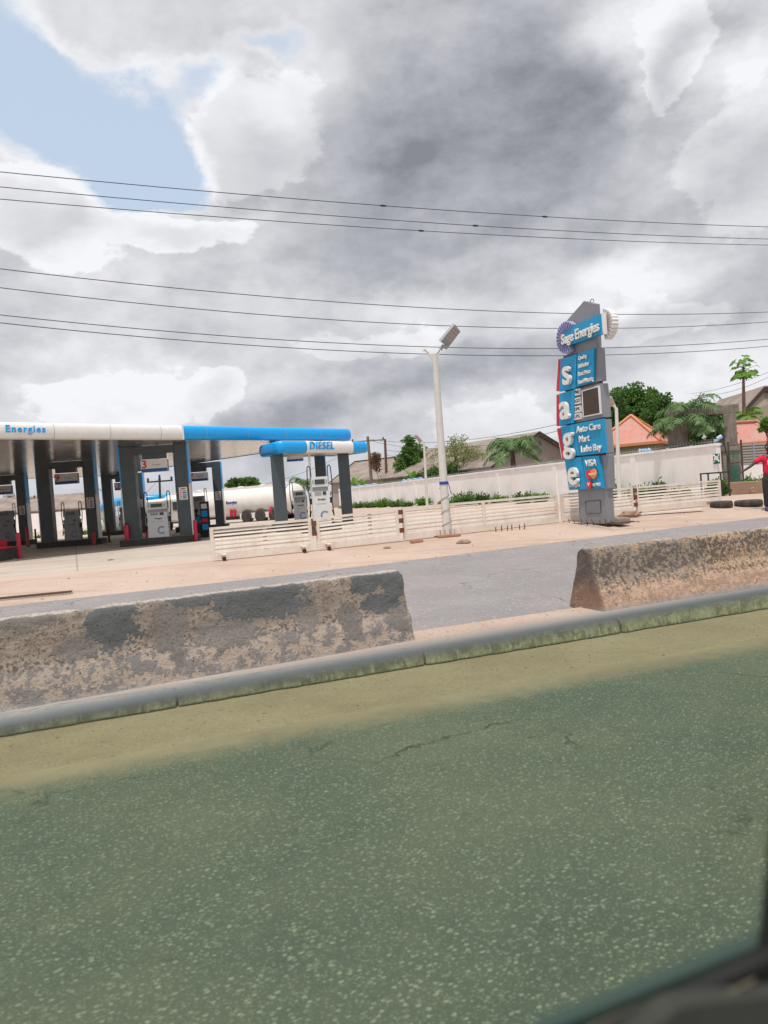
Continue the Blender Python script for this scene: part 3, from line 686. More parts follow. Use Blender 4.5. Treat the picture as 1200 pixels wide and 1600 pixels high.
def portal(px, Y, wtot, lab, digits, stick=True):
    c = at(px, 800, Y); c.z = 0; m = Matrix.Rotation(PY, 3, 'Z')
    t, zt = island(c, PY, wtot + .5, 1.15, 'charcoal pump island ' + lab)
    cw, cd = .58, .52
    for sx in (-1, 1):
        w_ = cw if sx < 0 else cw * .88
        column(c + m @ Vector((sx * (wtot / 2 - w_ / 2), 0, 0)), PY, w_, cd, zt, ZC + .015, sx, sx > 0 and stick)
    b = MB(); b.box(c + Z * (ZC - .15), (wtot - 2 * cw + .1, cd - .06, .30), M=m); b.build('beam', M['charcoal'], canopy)
    if digits is None: return c, zt, m
    sg = thing('number_sign', c + Z * (ZC - .30), {'3': 'nearest hanging number sign, bright white with a red three, over the white pump', '9': 'hanging number sign with a red nine, over the grey pump', '13': 'small hanging sign with a two-digit red number, half hidden behind the nearest portal', '7': 'hanging number sign with a red seven, in front of the tanker', '8': 'leftmost hanging pump sign, cut by the picture edge'}[digits], 'sign', PY, 'number signs hanging in the portals')
    zz = -.50
    b = MB(); b.box((0, 0, -.11), (.95, .34, .22)); b.build('bracket', M['charcoal'], sg, local=True)
    b = MB(); b.box((.0, -.02, zz - .02), (1.08, .30, .50), bev=.01); bd = b.build('board', M['white'], sg, local=True)
    b = MB(); b.box((0, -.176, zz - .20), (1.06, .012, .13)); b.build('foot_band', M['deepblue'], bd, local=True)
    M4 = world_of(sg) @ frame((-.40, -.175, zz + .04), (1, 0, 0))
    text('digit', digits, .46, M4, M['brightred'], bd, .006, .012)
    text('small_print', 'Energies', .10, world_of(sg) @ frame((.10, -.175, zz + .02), (1, 0, 0)), M['pumpgrey'], bd, .003, .0)
    return c, zt, m
P3 = portal(248, 32, 2.72, 'nearest the road, carrying pumps under sign 3', '3')
P9 = portal(109, 37.2, 2.66, 'behind and left of the nearest one, under sign 9', '9')
PL = portal(7, 44.5, 2.66, 'at the far left edge of the forecourt', '8')
P13 = portal(196, 52, 2.66, 'half hidden behind the nearest portal, under sign 13', '13')
P7 = portal(315, 46, 2.66, 'in front of the white tanker, under sign 7', '7')
PR = portal(472, 39, 2.66, 'behind the diesel canopy, mostly hidden by it', None, False)

# small diesel canopy
def diesel():
    p0 = at(438, 690, 31.5); p1 = at(570, 692, 35.6); zt = 4.17; h = .52
    p0.z = p1.z = 0; e = (p1 - p0).normalized(); nb = Vector((-e.y, e.x, 0)); ln = (p1 - p0).length; dp = 3.0
    t = thing('diesel_canopy', p0 + Z * gxy(p0.x, p0.y), 'small low canopy reading DIESEL, white with blue rounded ends on grey columns', 'canopy')
    P = p0 + Z * (zt - h); n1 = -nb
    # left end runs back and to the left, so that the end reads as in the photograph
    e2 = (at(400, 700, 33.9) - at(438, 690, 31.5)); e2.z = 0; e2 = e2.normalized()
    prof = bull(h, .18)
    def side(a, b, nrm, cuts, mats):
        for (u0, u1), mm in zip(cuts, mats):
            q = MB(); n_ = 6
            pa = a + (b - a) * u0; pb = a + (b - a) * u1
            s_, e_ = sweep(q, [(pa + (pb - pa) * i / n_, nrm) for i in range(n_ + 1)], prof); q.build('fascia_band', M[mm], t)
    Q = P + e * ln
    side(P + e * .15, Q - e * .15, n1, [(0, .235), (.238, .83), (.833, 1)], ['cyan', 'white', 'cyan'])
    l2 = 1.9; nL = Vector((-e2.y, e2.x, 0)); nL = nL if nL.dot(e) < 0 else -nL
    side(P + e2 * .12, P + e2 * l2, nL, [(0, 1)], ['cyan'])
    # rounded corners: front-left, back-left, front-right
    def corner(c, na, nb_, r, k=8):
        q = MB(); sweep(q, [(c + (na * math.cos(i * math.pi / 2 / k) + nb_ * math.sin(i * math.pi / 2 / k)).normalized() * r, (na * math.cos(i * math.pi / 2 / k) + nb_ * math.sin(i * math.pi / 2 / k)).normalized()) for i in range(k + 1)], prof); q.build('corner_cap', M['cyan'], t)
    corner(P + e * .15 - n1 * .13, n1, nL, .13); corner(Q - e * .15 - n1 * .15, n1, e, .15)
    B = P + e2 * l2
    corner(B - nL * .15, nL, -n1, .15)
    BR = Q + nb * (B - P).dot(nb)
    side(Q - n1 * .15, BR, e, [(0, 1)], ['cyan']); side(B - nL * .15, BR, -n1, [(0, 1)], ['cyan'])
    poly = [P - n1 * .02, Q - n1 * .02, BR, B]
    b = MB(); b.prism([v + Z * .03 for v in poly], Z * .04); b.build('soffit', M['soffit'], t)
    b = MB(); b.prism([v + Z * (h - .06) for v in poly], Z * .04); b.build('roof_deck', M['soffit'], t)
    k = (506 - 600) / F; u = (k * P.y - P.x) / (e.x - k * e.y)
    text('lettering', 'DIESEL', .47, frame(P + e * u + n1 * .20 + Z * (h * .56), e), M['cyan'], t, .03, .003, space=1.12)
    yaw = math.atan2(e.y, e.x)
    for i, (px, Y) in enumerate(((438, 32.3), (541, 35.4))):
        c = at(px, 780, Y); c.z = 0; z0 = gxy(c.x, c.y)
        b = MB(); b.box(c + Z * ((z0 + zt - h) / 2 + .015), (.50, .46, zt - h - z0 + .03), PY, bev=.012); b.build('column', M['charcoal'], t)
    # a slim white post with the pump plate it carries
    c = at(488, 780, 33.2); c.z = 0; z0 = gxy(c.x, c.y)
    b = MB(); b.box(c + Z * ((z0 + zt - h) / 2), (.09, .09, zt - h - z0)); b.build('post', M['white'], t)
    a = at(461, 717, 33.5); s_ = thing('number_sign', a, 'small red-numbered sign with a blue foot under the diesel canopy', 'sign', PY, 'number signs hanging in the portals')
    b = MB(); b.box((0, 0, .06), (.72, .12, .16)); bd = b.build('board', M['white'], s_, local=True)
    b = MB(); b.box((0, -.004, -.06), (.72, .135, .09)); b.build('foot_band', M['deepblue'], s_, local=True)
    b = MB(); b.box((.0, 0, .24), (.05, .05, .26)); b.build('hanger', M['white'], s_, local=True)
    text('digit', '1', .15, world_of(s_) @ frame((-.25, -.062, .06), (1, 0, 0)), M['brightred'], bd, .004, .006)
diesel()

# ------------------------------------------------------------------ pumps
def make_pump(label, colour, loc, yaw, hgt=1.45, wid=.74, logo=True, hoses=(1, 1)):
    t = thing('fuel_pump', loc, label, 'fuel pump', yaw, 'fuel pumps on the forecourt')
    d = .46; w0, w1 = wid, wid * .90
    def trap(z0, z1, f, m, nm, par, y0=-d / 2, y1=d / 2, wsc=1.0):
        a0 = (w0 + (w1 - w0) * z0 / hgt) / 2 * wsc; a1 = (w0 + (w1 - w0) * z1 / hgt) / 2 * wsc
        b = MB(); vs_ = [(-a0, y0, z0), (a0, y0, z0), (a0, y1, z0), (-a0, y1, z0), (-a1, y0, z1), (a1, y0, z1), (a1, y1, z1), (-a1, y1, z1)]
        b.add(vs_, [(3, 2, 1, 0), (4, 5, 6, 7), (0, 1, 5, 4), (1, 2, 6, 5), (2, 3, 7, 6), (3, 0, 4, 7)]); return b.build(nm, m, par, local=True)
    body = trap(0, hgt * .70, 0, colour, 'body', t)
    trap(hgt * .70, hgt * .79, 0, M['pumpgrey'], 'recess', t, -d / 2 + .05, d / 2 - .05, .94)
    head = trap(hgt * .79, hgt, 0, colour, 'display_head', t, -d / 2 - .01, d / 2 + .01, 1.04)
    b = MB(); b.box((0, -d / 2 - .015, hgt * .895), (w1 * .62, .02, hgt * .10)); b.build('display', M['display'], head, local=True)
    for sx in (-1, 1):
        b = MB(); b.box((sx * w1 * .42, -d / 2 - .015, hgt * .895), (.05, .015, hgt * .08)); b.build('label_plate', M['pumpgrey'], head, local=True)
    b = MB(); b.box((-w1 * .16, -d / 2 - .005, hgt * .655), (w1 * .42, .012, hgt * .075)); b.build('keypad', M['pumpgrey'], body, local=True)
    b = MB(); b.box((w1 * .24, -d / 2 - .005, hgt * .655), (w1 * .22, .012, hgt * .075)); b.build('window', M['display'], body, local=True)
    b = MB(); b.box((0, -d / 2 - .004, hgt * .44), (w0 * .6, .008, .008)); b.build('trim_line', M['pumpgrey'], body, local=True)
    text('lettering', 'Energies', .085, world_of(t) @ frame((.03, -d / 2 - .006, hgt * .53), (1, 0, 0)), M['dark'], body, .003, .002)
    if logo:
        b = MB()
        for i in range(15):
            a = R(48 + i * 19); r0, r1 = .105, .165; ca, sa = math.cos(a), math.sin(a)
            b.box((w0 * .16 + ca * (r0 + r1) / 2, -d / 2 - .006, hgt * .20 + sa * (r0 + r1) / 2), (r1 - r0, .008, .024), M=Matrix.Rotation(-a, 3, 'Y'))
        b.build('ring_logo', M['navy'], body, local=True)
    for sx, on in zip((-1, 1), hoses):
        if not on: continue
        x = sx * (w1 / 2 + .05); top = hgt + .40
        b = MB(); path = []
        for i in range(17):
            a = math.pi * i / 16; path.append((x + sx * (-.03 + .12 * (1 - math.cos(a)) / 2), .02, top - .10 + .12 * math.sin(a)))
        path = [(x - sx * .03, .02, hgt * .80)] + path + [(x + sx * .11, 0, hgt * .9), (x + sx * .06, -.04, hgt * .45), (x + sx * .10, -.06, hgt * .16), (x + sx * .04, -.06, hgt * .30)]
        b.tube(path, .019, 6); b.build('hose', M['black'], t, local=True)
        b = MB(); b.box((x + sx * .02, -.04, hgt * .50), (.07, .09, .22)); b.tube([(x + sx * .02, -.05, hgt * .6), (x + sx * .04, -.05, hgt * .68), (x + sx * .09, -.05, hgt * .66)], .018, 6); b.build('nozzle', M['black'], t, local=True)
    return t
def pump_on(px, Y, ztop, lab, col='pump', **k):
    p = at(px, 800, Y); p.z = ztop; return make_pump(lab, M[col], p, k.pop('yaw', PY), **k)
pump_on(247, 31.7, P3[1], 'white fuel pump with a blue ring logo, between the columns under sign 3', hgt=1.46, wid=.84)
pump_on(112, 36.9, P9[1], 'grey fuel pump standing between the columns under sign 9', 'pumpgrey', hgt=1.42, wid=.72)
pump_on(8, 44.2, PL[1], 'grey fuel pump at the left edge, beside the leftmost column', 'pumpgrey', hgt=1.75, wid=.92)
pump_on(197, 51.8, P13[1], 'grey fuel pump partly behind the nearest portal, under sign 13', 'pumpgrey', hgt=1.55, wid=.8)
pump_on(312, 44.8, P7[1], 'beige grey fuel pump behind the seated person in blue', 'pumpgrey', hgt=1.75, wid=.72, logo=False)
def ground_pump(px, Y, lab, **k):
    p = foot(px, 830, Y); t, zt = island(p, PY, 1.5, .9, k.pop('isl'))
    pump_on(px, Y, zt, lab, **k)
ground_pump(503, 28.6, 'tall white fuel pump at the right under the diesel canopy', hgt=1.78, wid=.66, isl='low pump island behind the fence under the tall white pump')
ground_pump(470, 35.5, 'smaller white fuel pump left of the tall one under the diesel canopy', hgt=1.45, wid=.62, hoses=(1, 0), isl='low pump island behind the fence under the smaller white pump')

# red posts and extinguishers round the islands
def post(px, py, Y, h, r, lab, name='bollard', cat='bollard', grp='red bollards guarding the islands', m='red'):
    p = foot(px, py, Y); t = thing(name, p, lab, cat, 0, grp)
    b = MB(); b.lathe([(r, -.03), (r, h - r * .6), (r * .8, h - r * .15), (0.0, h)], (0, 0, 0), 14); b.build('post_tube', M[m], t, local=True)
    b = MB(); b.lathe([(r * 1.7, 0), (r * 1.7, .02), (r * 1.05, .03)], (0, 0, 0), 14); b.build('base_plate', M['dark'], t, local=True); return t
post(307, 850, 31.4, .88, .075, 'red steel post at the right end of the nearest island')
post(31, 870, 27.8, .95, .075, 'red steel post standing free at the left of the forecourt')
post(44, 850, 41, 1.05, .08, 'red steel post in front of the left edge column')
post(147, 850, 36.3, .62, .075, 'short red steel post beside the column under sign 9')
post(171, 846, 38.5, .95, .06, 'thin dark red post between the islands under signs 9 and 3', m='rust')
post(57, 855, 44, .9, .05, 'thin dark post left of the island under sign 9', m='dark')
def extinguisher(px, Y, z, lab, h=.45):
    p = at(px, 820, Y); p.z = z; t = thing('fire_extinguisher', p, lab, 'fire extinguisher', 0, 'fire extinguishers on the islands')
    b = MB(); b.lathe([(.10, 0), (.105, .03), (.105, h - .10), (.07, h - .03), (.03, h)], (0, 0, 0), 14); b.build('cylinder_body', M['red'], t, local=True)
    b = MB(); b.box((0, 0, h + .03), (.05, .05, .06)); b.box((.05, 0, h + .06), (.14, .03, .02)); b.build('valve', M['black'], t, local=True)
    b = MB(); b.tube([(0, -.03, h + .03), (-.10, -.06, h), (-.14, -.06, h * .6), (-.12, -.06, h * .3)], .012, 6); b.build('hose', M['black'], t, local=True)
extinguisher(197, 31.45, P3[1], 'tall red fire extinguisher at the left front corner of the nearest island', .62)
extinguisher(230, 31.7, P3[1], 'red fire extinguisher left of the white pump under sign 3', .42)
extinguisher(236, 31.6, P3[1], 'red fire extinguisher touching the white pump under sign 3', .40)
# nose block with a red cap at the left edge, and another by the seated person
def nose(px, Y, lab, h=.5, wd=.8):
    p = foot(px, 850, Y); t = thing('island_nose', p, lab, 'kerb block', PY, 'black island noses with red caps')
    b = MB(); b.box((0, 0, h / 2 - .02), (wd, .9, h), bev=.03); b.build('block', M['islandkerb'], t, local=True)
    b = MB(); b.box((0, 0, h + .03), (wd + .02, .92, .07), bev=.02); b.build('cap', M['red'], t, local=True); return t
nose(-2, 27.2, 'black block with a red cap at the left edge of the forecourt', .42, .62)
nose(316, 35.2, 'black block with a red cap beside the seated person in blue', .62, .75)
p = foot(2, 850, 28.4); t = thing('bucket_seat', p, 'small red bin standing behind the red-capped block', 'bin')
b = MB(); b.lathe([(.18, 0), (.20, .62), (.21, .66), (.17, .66)], (0, 0, 0), 16); b.build('bin_body', M['red'], t, local=True)
b = MB(); b.lathe([(.22, .66), (.22, .69), (.0, .72)], (0, 0, 0), 16); b.build('lid', M['red'], t, local=True); t.name = 'waste_bin'
p = foot(15, 868, 28.4); t = thing('plinth_block', p, 'low grey concrete block right of the red-capped one', 'block'); b = MB(); b.box((0, 0, .2), (.42, .5, .42), bev=.02); b.build('block', M['islandkerb'], t, local=True)
# poster stand by pump 7
p = foot(324, 850, 34.6); t = thing('poster_stand', p, 'dark standing board with white and light blue prints beside pump 7', 'poster')
b = MB(); b.box((0, 0, .95), (.40, .05, 1.35)); bd = b.build('board', M['dark'], t, local=True)
for i, (mm, zc, hh) in enumerate((('white', 1.42, .22), ('cyan', 1.08, .28), ('brightred', .78, .16), ('cyan', .48, .26))):
    b = MB(); b.box((-.02, -.03, zc), (.26, .012, hh)); b.build('print', M[mm], bd, local=True)
for sx in (-1, 1):
    b = MB(); b.tube([(sx * .16, 0, -.02), (sx * .16, 0, .3)], .02, 6); b.build('leg', M['dark'], t, local=True)

# ------------------------------------------------------------------ tanker and gas tank
def tanker():
    ca, cb = at(267, 790, 60.5), at(465, 780, 55.0)
    zc = 1.86; r = 1.08; ca.z = cb.z = zc; ax = (cb - ca).normalized(); side = Vector((ax.y, -ax.x, 0))
    if side.y > 0: side = -side
    z0 = gxy(ca.x, ca.y)
    t = thing('tanker_trailer', Vector((cb.x, cb.y, z0)), 'long white fuel tanker trailer with blue and red rings, parked behind the pumps', 'tanker')
    Lq = (cb - ca).length; Mx = Matrix((ax, side, ax.cross(side))).transposed()
    Ml = Matrix((side, ax.cross(side), ax)).transposed()
    prof = [(0.0, -.28), (r * .45, -.25), (r * .80, -.14), (r * .97, -.03), (r, .02)] + [(r, Lq * i / 8) for i in range(1, 8)] + [(r, Lq - .02), (r * .97, Lq + .03), (r * .80, Lq + .14), (r * .45, Lq + .25), (0, Lq + .28)]
    b = MB(); b.lathe(prof, ca, 28, Ml)
    tk = b.build('tank_shell', M['tank'], t)
    for o, mm, wd in ((.42, 'deepblue', .10), (.62, 'brightred', .07), (.80, 'deepblue', .06)):
        b = MB(); b.lathe([(r + .004, Lq - o - wd), (r + .004, Lq - o)], ca, 36, Ml); b.build('ring_stripe', M[mm], tk)
    for i in range(1, 6):
        b = MB(); b.lathe([(r + .002, Lq * i / 6 - .02), (r + .012, Lq * i / 6), (r + .002, Lq * i / 6 + .02)], ca, 28, Ml); b.build('weld_band', M['tank'], tk)
    b = MB()
    for i in range(6):
        c = ca + ax * (Lq * (i + .5) / 6) + Z * (r + .05); b.lathe([(.26, -.08), (.26, .06), (.2, .10), (0, .11)], c, 14)
    b.build('manhole_covers', M['tank'], tk)
    b = MB(); b.box(ca + ax * Lq / 2 + Z * (r + .01) + side * .38, (Lq * .94, .04, .18), M=Mx); b.box(ca + ax * Lq / 2 + Z * (r + .01) - side * .38, (Lq * .94, .04, .18), M=Mx)
    for i in range(7):
        c = ca + ax * (Lq * (i + .2) / 7) + Z * (r + .1); b.tube([c - side * .4, c + side * .4 + ax * .2], .02, 5)
    b.build('walkway', M['tank'], t)
    b = MB(); b.box(ca + ax * Lq / 2 - Z * (r + .02) + side * .5, (Lq * .9, .10, .20), M=Mx); b.box(ca + ax * Lq / 2 - Z * (r + .02) - side * .5, (Lq * .9, .10, .20), M=Mx)
    b.build('chassis', M['dark'], t)
    b = MB(); b.box(ca + ax * (Lq - 2.6) - Z * (r - .12) + side * 1.02, (3.7, .04, .40), M=Mx); b.box(ca + ax * (Lq - .85) - Z * (r + .05) + side * .99, (.3, .05, .62), M=Mx); b.build('mudguard', M['tank'], t)
    for i in range(3):
        for q in (-1, 1):
            c = ca + ax * (Lq - 1.4 - i * 1.22) + side * q * .92; c.z = z0 + .50
            Mw = Matrix((ax, ax.cross(side), side)).transposed()
            b = MB(); b.lathe([(.30, -.15), (.46, -.15), (.50, -.10), (.50, .10), (.46, .15), (.30, .15)], c, 20, Mw); wh = b.build('wheel', M['tyre'], t)
            b = MB(); b.lathe([(.0, -.10), (.27, -.10), (.31, -.14), (.31, .14), (.27, .10), (.0, .10)], c, 20, Mw); b.build('rim', M['galv'], wh)
    for i in range(2):
        c = ca + ax * (2.2 + i * .6) + side * .8; b = MB(); b.box((c.x, c.y, (z0 + zc - r) / 2), (.14, .14, zc - r - z0), M=Mx); b.build('landing_leg', M['dark'], t)
    b = MB(); b.box(ca + ax * (Lq * .40) - Z * (r + .22) + side * .95, (1.3, .5, .42), M=Mx); b.build('valve_box', M['tank'], t)
    for dx in (0, .32, 3.6):
        b = MB(); c = ca + ax * (Lq * .56 + dx) + side * 1.0; c.z = z0 + .55; b.lathe([(.10, 0), (.11, .04), (.11, .48), (.03, .58)], c, 12); b.build('extinguisher', M['red'], t)
    # lettering on the flank facing the camera
    fl = onplane(361, 779.5, ca + side * (r + .012), side); pc = Vector((fl.x, fl.y, zc + .08))
    text('lettering', 'Energies', .30, frame(pc, ax), M['navy'], tk, .012, .006)
    # placard on the rear head
    pc = cb + ax * .33; dn = ax
    u = side; b = MB(); rr = .46; b.prism([pc + u * rr, pc + Z * rr, pc - u * rr, pc - Z * rr], dn * .02); pl = b.build('hazard_placard', M['brightred'], t)
    b = MB(); b.box(cb + ax * .30 - Z * .72, (.16, 1.9, .20), M=Mx); b.build('rear_bumper', M['tank'], t)
    b = MB(); b.box(pc - Z * .62 + ax * .1, (.05, .8, .22), M=Mx); b.build('rear_plate', M['white'], t)
    for q in (-.8, .8):
        b = MB(); b.tube([cb + side * q + Z * .2 + ax * .25, cb + side * q - Z * 1.1 + ax * .25], .025, 6); b.build('ladder_rail', M['dark'], t)
tanker()
def second_tanker():
    ca, cb = at(225, 794, 56), at(271, 794, 52)
    r = .55; ca.z = cb.z = 2.0; ax = (cb - ca).normalized(); Ml = Matrix((Vector((ax.y, -ax.x, 0)), ax.cross(Vector((ax.y, -ax.x, 0))), ax)).transposed(); Lq = (cb - ca).length
    z0 = gxy(cb.x, cb.y)
    t = thing('tanker_truck', Vector((cb.x, cb.y, z0)), 'smaller white tanker truck seen through the portal under sign 3', 'tanker')
    b = MB(); b.lathe([(0, -.2), (r * .8, -.12), (r, 0), (r, Lq), (r * .8, Lq + .12), (0, Lq + .2)], ca, 24, Ml); b.build('tank_shell', M['tank'], t)
    yaw = math.atan2(ax.y, ax.x)
    b = MB(); b.box(ca + ax * Lq / 2 - Z * (r + .12), (Lq, 1.1, .18), yaw); b.build('chassis', M['dark'], t)
    b = MB(); b.box(cb + ax * .9 - Z * .35, (1.2, 1.7, 1.5), yaw, bev=.12); cab = b.build('cab', M['tank'], t)
    b = MB(); b.box(cb + ax * 1.515 - Z * .05, (.02, 1.4, .55), yaw); b.build('windscreen', M['display'], cab)
    for i, o in enumerate((.5, 1.5, Lq + .8)):
        for q in (-1, 1):
            sd = Vector((ax.y, -ax.x, 0)); c = ca + ax * o + sd * q * .75; c.z = z0 + .45
            b = MB(); b.lathe([(.0, -.12), (.42, -.12), (.45, -.08), (.45, .08), (.42, .12), (0, .12)], c, 18, Matrix((ax, ax.cross(sd), sd)).transposed()); b.build('wheel', M['tyre'], t)
second_tanker()
def lpg(px0, px1, py, Y, r, lab):
    a, c = at(px0, py, Y), at(px1, py, Y + .8); c.z = a.z; ax = (c - a).normalized(); sd = Vector((ax.y, -ax.x, 0)); Ml = Matrix((sd, ax.cross(sd), ax)).transposed(); Lq = (c - a).length
    z0 = gxy(a.x, a.y); t = thing('gas_storage_tank', Vector(((a.x + c.x) / 2, (a.y + c.y) / 2, z0)), lab, 'gas tank', 0, 'gas tanks behind the forecourt')
    b = MB(); b.lathe([(0, -r * .5), (r * .5, -r * .42), (r * .85, -r * .2), (r, 0), (r, Lq), (r * .85, Lq + r * .2), (r * .5, Lq + r * .42), (0, Lq + r * .5)], a, 24, Ml); b.build('tank_shell', M['lpg'], t)
    for f in (.15, .85):
        q = a + ax * Lq * f; b = MB(); b.box((q.x, q.y, (z0 + q.z - r * .8) / 2), (.25, r * 1.4, q.z - r * .8 - z0), math.atan2(ax.y, ax.x)); b.build('saddle', M['plinth'], t)
lpg(156, 186, 820, 66, .62, 'round white gas tank between the columns under signs 9 and 13')
def blue_awning():
    t = thing('gas_plant_canopy', foot(198, 810, 62), 'distant small canopy with a sky blue curved edge and post', 'canopy')
    a, c = at(155, 790, 66), at(204, 783, 60); a.z = 2.35; c.z = 2.75
    b = MB(); path = [a, a.lerp(c, .25) + Z * .10, a.lerp(c, .5) + Z * .14, a.lerp(c, .8) + Z * .06, c, c + Vector((3.0, 2.5, -.05))]
    b.tube(path, [.30, .30, .34, .34, .34, .34], 12); b.build('fascia_band', M['cyan'], t)
    q = at(198, 800, 61); z0 = gxy(q.x, q.y); b = MB(); b.box((q.x, q.y, (z0 + 2.5) / 2), (.7, .5, 2.5 - z0)); b.build('post', M['cyan'], t)
    b = MB(); b.prism([a + Z * .1, c + Z * .1, c + Vector((-2, 6, .1)), a + Vector((-2, 6, .1))], Z * .12); b.build('roof_deck', M['white'], t)
    q = at(160, 800, 66); z0 = gxy(q.x, q.y); b = MB(); b.box((q.x, q.y, (z0 + 2.2) / 2), (.3, .3, 2.2 - z0)); b.build('post', M['white'], t)
blue_awning()
# ------------------------------------------------------------------ price sign tower by the road
def tower():
    base = ground(928, 820); n = -S; t = thing('sign_tower', base, 'tall grey sign tower with sky blue panels spelling sage in big white letters', 'sign tower')
    H = -V                                                # horizontal reading direction on the face
    def P(px, py, off=0): return onplane(px, py, base + n * off, n)
    def plate(name, pts, off, th, m, par=t):
        b = MB(); b.prism([P(x, y, off) for x, y in pts], -n * th); return b.build(name, m, par)
    T = .17
    plate('cap', [(886, 556), (885.5, 501), (912.3, 470.5), (928, 475), (931, 545)], 0, T, M['signgrey'])
    core = plate('recess_core', [(880, 556), (933, 544), (943, 762), (893, 765)], -.02, T - .05, M['signdark'])
    plate('body_section', [(878, 561), (935.2, 543), (938, 595), (876, 611)], 0, T + .01, M['signgrey'])
    plate('body_section', [(876.5, 615.5), (938.3, 599), (943.3, 651.5), (876.5, 665.5)], 0, T + .05, M['signgrey'])
    plate('body_section', [(877.5, 669.5), (943.5, 655), (948, 707.5), (883, 715.5)], 0, T + .05, M['signgrey'])
    plate('body_section', [(884, 719), (948.2, 710.5), (950, 763.5), (890.5, 765.5)], 0, T + .04, M['signgrey'])
    stem = plate('stem', [(903.3, 764), (948, 762), (951, 816.5), (906, 822)], -.01, T + .01, M['signgrey'])
    fr = [(914.5, 783.5), (937.5, 781.5), (939, 801), (916, 803)]
    for i in range(4):
        a, b_ = P(*fr[i], .0), P(*fr[(i + 1) % 4], .0); b = MB(); b.tube([a, b_], .008, 5); b.build('access_hatch_seam', M['signdark'], stem)
    # blue panels
    pn = .07
    def panel(pts, th=.06, m='cyan2', nm='letter_panel', off=pn): return plate(nm, pts, off, th, M[m])
    ps = panel([(876, 560.6), (901.0, 553.1), (899.2, 606.7), (874, 612)])
    pi = panel([(902.2, 552.7), (928, 543.4), (926.5, 596.6), (901.0, 604.5)], nm='info_panel')
    pa = panel([(874, 615), (897.6, 609), (896.5, 660.6), (873.8, 665.3)])
    pg = panel([(875.7, 666.8), (897.0, 662.8), (906.2, 711.3), (882.3, 715.1)])
    pc = panel([(897.9, 662.6), (942, 654.1), (946.9, 707.3), (907.2, 711.8)], nm='info_panel')
    pe = panel([(882.3, 717.3), (908.3, 714), (916.8, 764.3), (889.1, 765.9)])
    pv = panel([(909.3, 713.8), (935.5, 711.9), (943.3, 762.8), (917.5, 764.3)], nm='info_panel')
    # red edging on the far side
    for pts in ([(872.2, 561.6), (876, 560.7), (874, 611.5), (869.3, 611)], [(869.5, 616.6), (873.8, 616.2), (873.6, 665.6), (869.8, 666)], [(870.2, 669.6), (875.5, 668.8), (882.1, 714.5), (878.4, 715.5)]):
        r = plate('red_edge', pts, .055, .18, M['red'])
        q = [pts[0], (pts[0][0] + .9, pts[0][1]), (pts[3][0] + .9, pts[3][1]), pts[3]]
        plate('white_edge', [(x - .9, y) for x, y in q], .05, .18, M['white'], r)
    def txt(body, px, py, size, m, par, off=.09, ex=.02, bold=.0, sx=1.0, name='lettering', ax='CENTER', tilt=0, sp=1.0):
        return text(name, body, size, frame(P(px, py, off), H, Z), M[m], par, ex, bold, ax, sx=sx, space=sp)
    for body, px, py, size, par, sx in (('s', 885.6, 582.5, .92, ps, .98), ('a', 882.2, 637.2, .90, pa, .98), ('g', 888.0, 686, .93, pg, .98), ('e', 895.6, 739.8, .88, pe, 1.0)):
        txt(body, px, py, size, 'letter', par, .13, .045, .014, sx)
    # info lettering: face letters in front of grey returns
    def pair(body, px, py, size, par, sx=.9, bold=.006, ax='LEFT', m='letter'):
        txt(body, px, py, size * .95, m, par, .095, .014, bold * .25, sx * 1.04, ax=ax); 
    for body, py in (('Quality', 559.5), ('Satisfaction', 572), ('Best Price', 584.5), ('Round Metering', 597)):
        pair(body, 903.6, py + .6, .145, pi, .80 if len(body) < 12 else .62, .004)
    for body, px, py in (('Auto Care', 900.8, 672), ('Mart', 904.6, 687), ('Lube Bay', 907.6, 702.4)): pair(body, px, py, .235, pc, .92, .007)
    pair('VISA', 914.5, 724.5, .23, pv, .95, .012)
    for body, px, py in (('PMS', 902.3, 612.8), ('AGO', 902.6, 626.3), ('DPK', 903.0, 639.2), ('LPG', 903.4, 650.6)):
        a = P(px, py, .03); b = MB(); yaw = math.atan2(H.y, H.x); b.box(a, (.26, .05, .155), yaw); tg = b.build('grade_plate', M['white'], t)
        text('lettering', body, .12, frame(a + n * .028, H), M['dark'], tg, .003, .001)
    pair('Energies', 890.6, 758.3, .15, pe, .80, .004)
    for dx, m in ((-.085, 'brightred'), (.085, 'orange')):
        c = P(925, 740.5, .10) + H * dx; b = MB(); b.disc(c + (n * .002 if dx > 0 else Z * 0), .115, n, .03, 28); b.build('round_mark', M[m], pv)
    txt('MasterCard', 925, 740.7, .075, 'letter', pv, .142, .003, .001, .72)
    c = P(921.7, 757.3, .09); b = MB(); b.disc(c, .10, n, .03, 24); b.build('round_mark', M['brightred'], pv)
    text('lettering', 'V', .13, frame(c + n * .04, H), M['letter'], pv, .005, .003)
    pair('erve', 926.3, 756.6, .17, pv, .95, .005)
    # price screen
    plate('screen_frame', [(908.7, 610.3), (935.1, 602.6), (938.3, 646.9), (910.5, 652.2)], .05, .05, M['white'])
    plate('price_screen', [(910.2, 611.8), (933.8, 605.0), (936.6, 645.0), (912.0, 650.0)], .055, .03, M['screen'])
    # banner with the company name
    bp = [(880, 516), (935.3, 491.3), (940.8, 521.0), (879, 543.0)]
    bn = plate('name_banner', bp, .14, .13, M['cyan2'])
    e = P(938.2, 506, .14) + S * .075; b = MB(); b.box(e + H * .045, (.05, .10, .50), math.atan2(H.y, H.x), M=None); b.build('end_cap', M['white'], t)
    xa, xb = P(878.0, 532.2, .16), P(936.3, 509.2, .16); rd = (xb - xa)
    ctr = (xa + xb) / 2
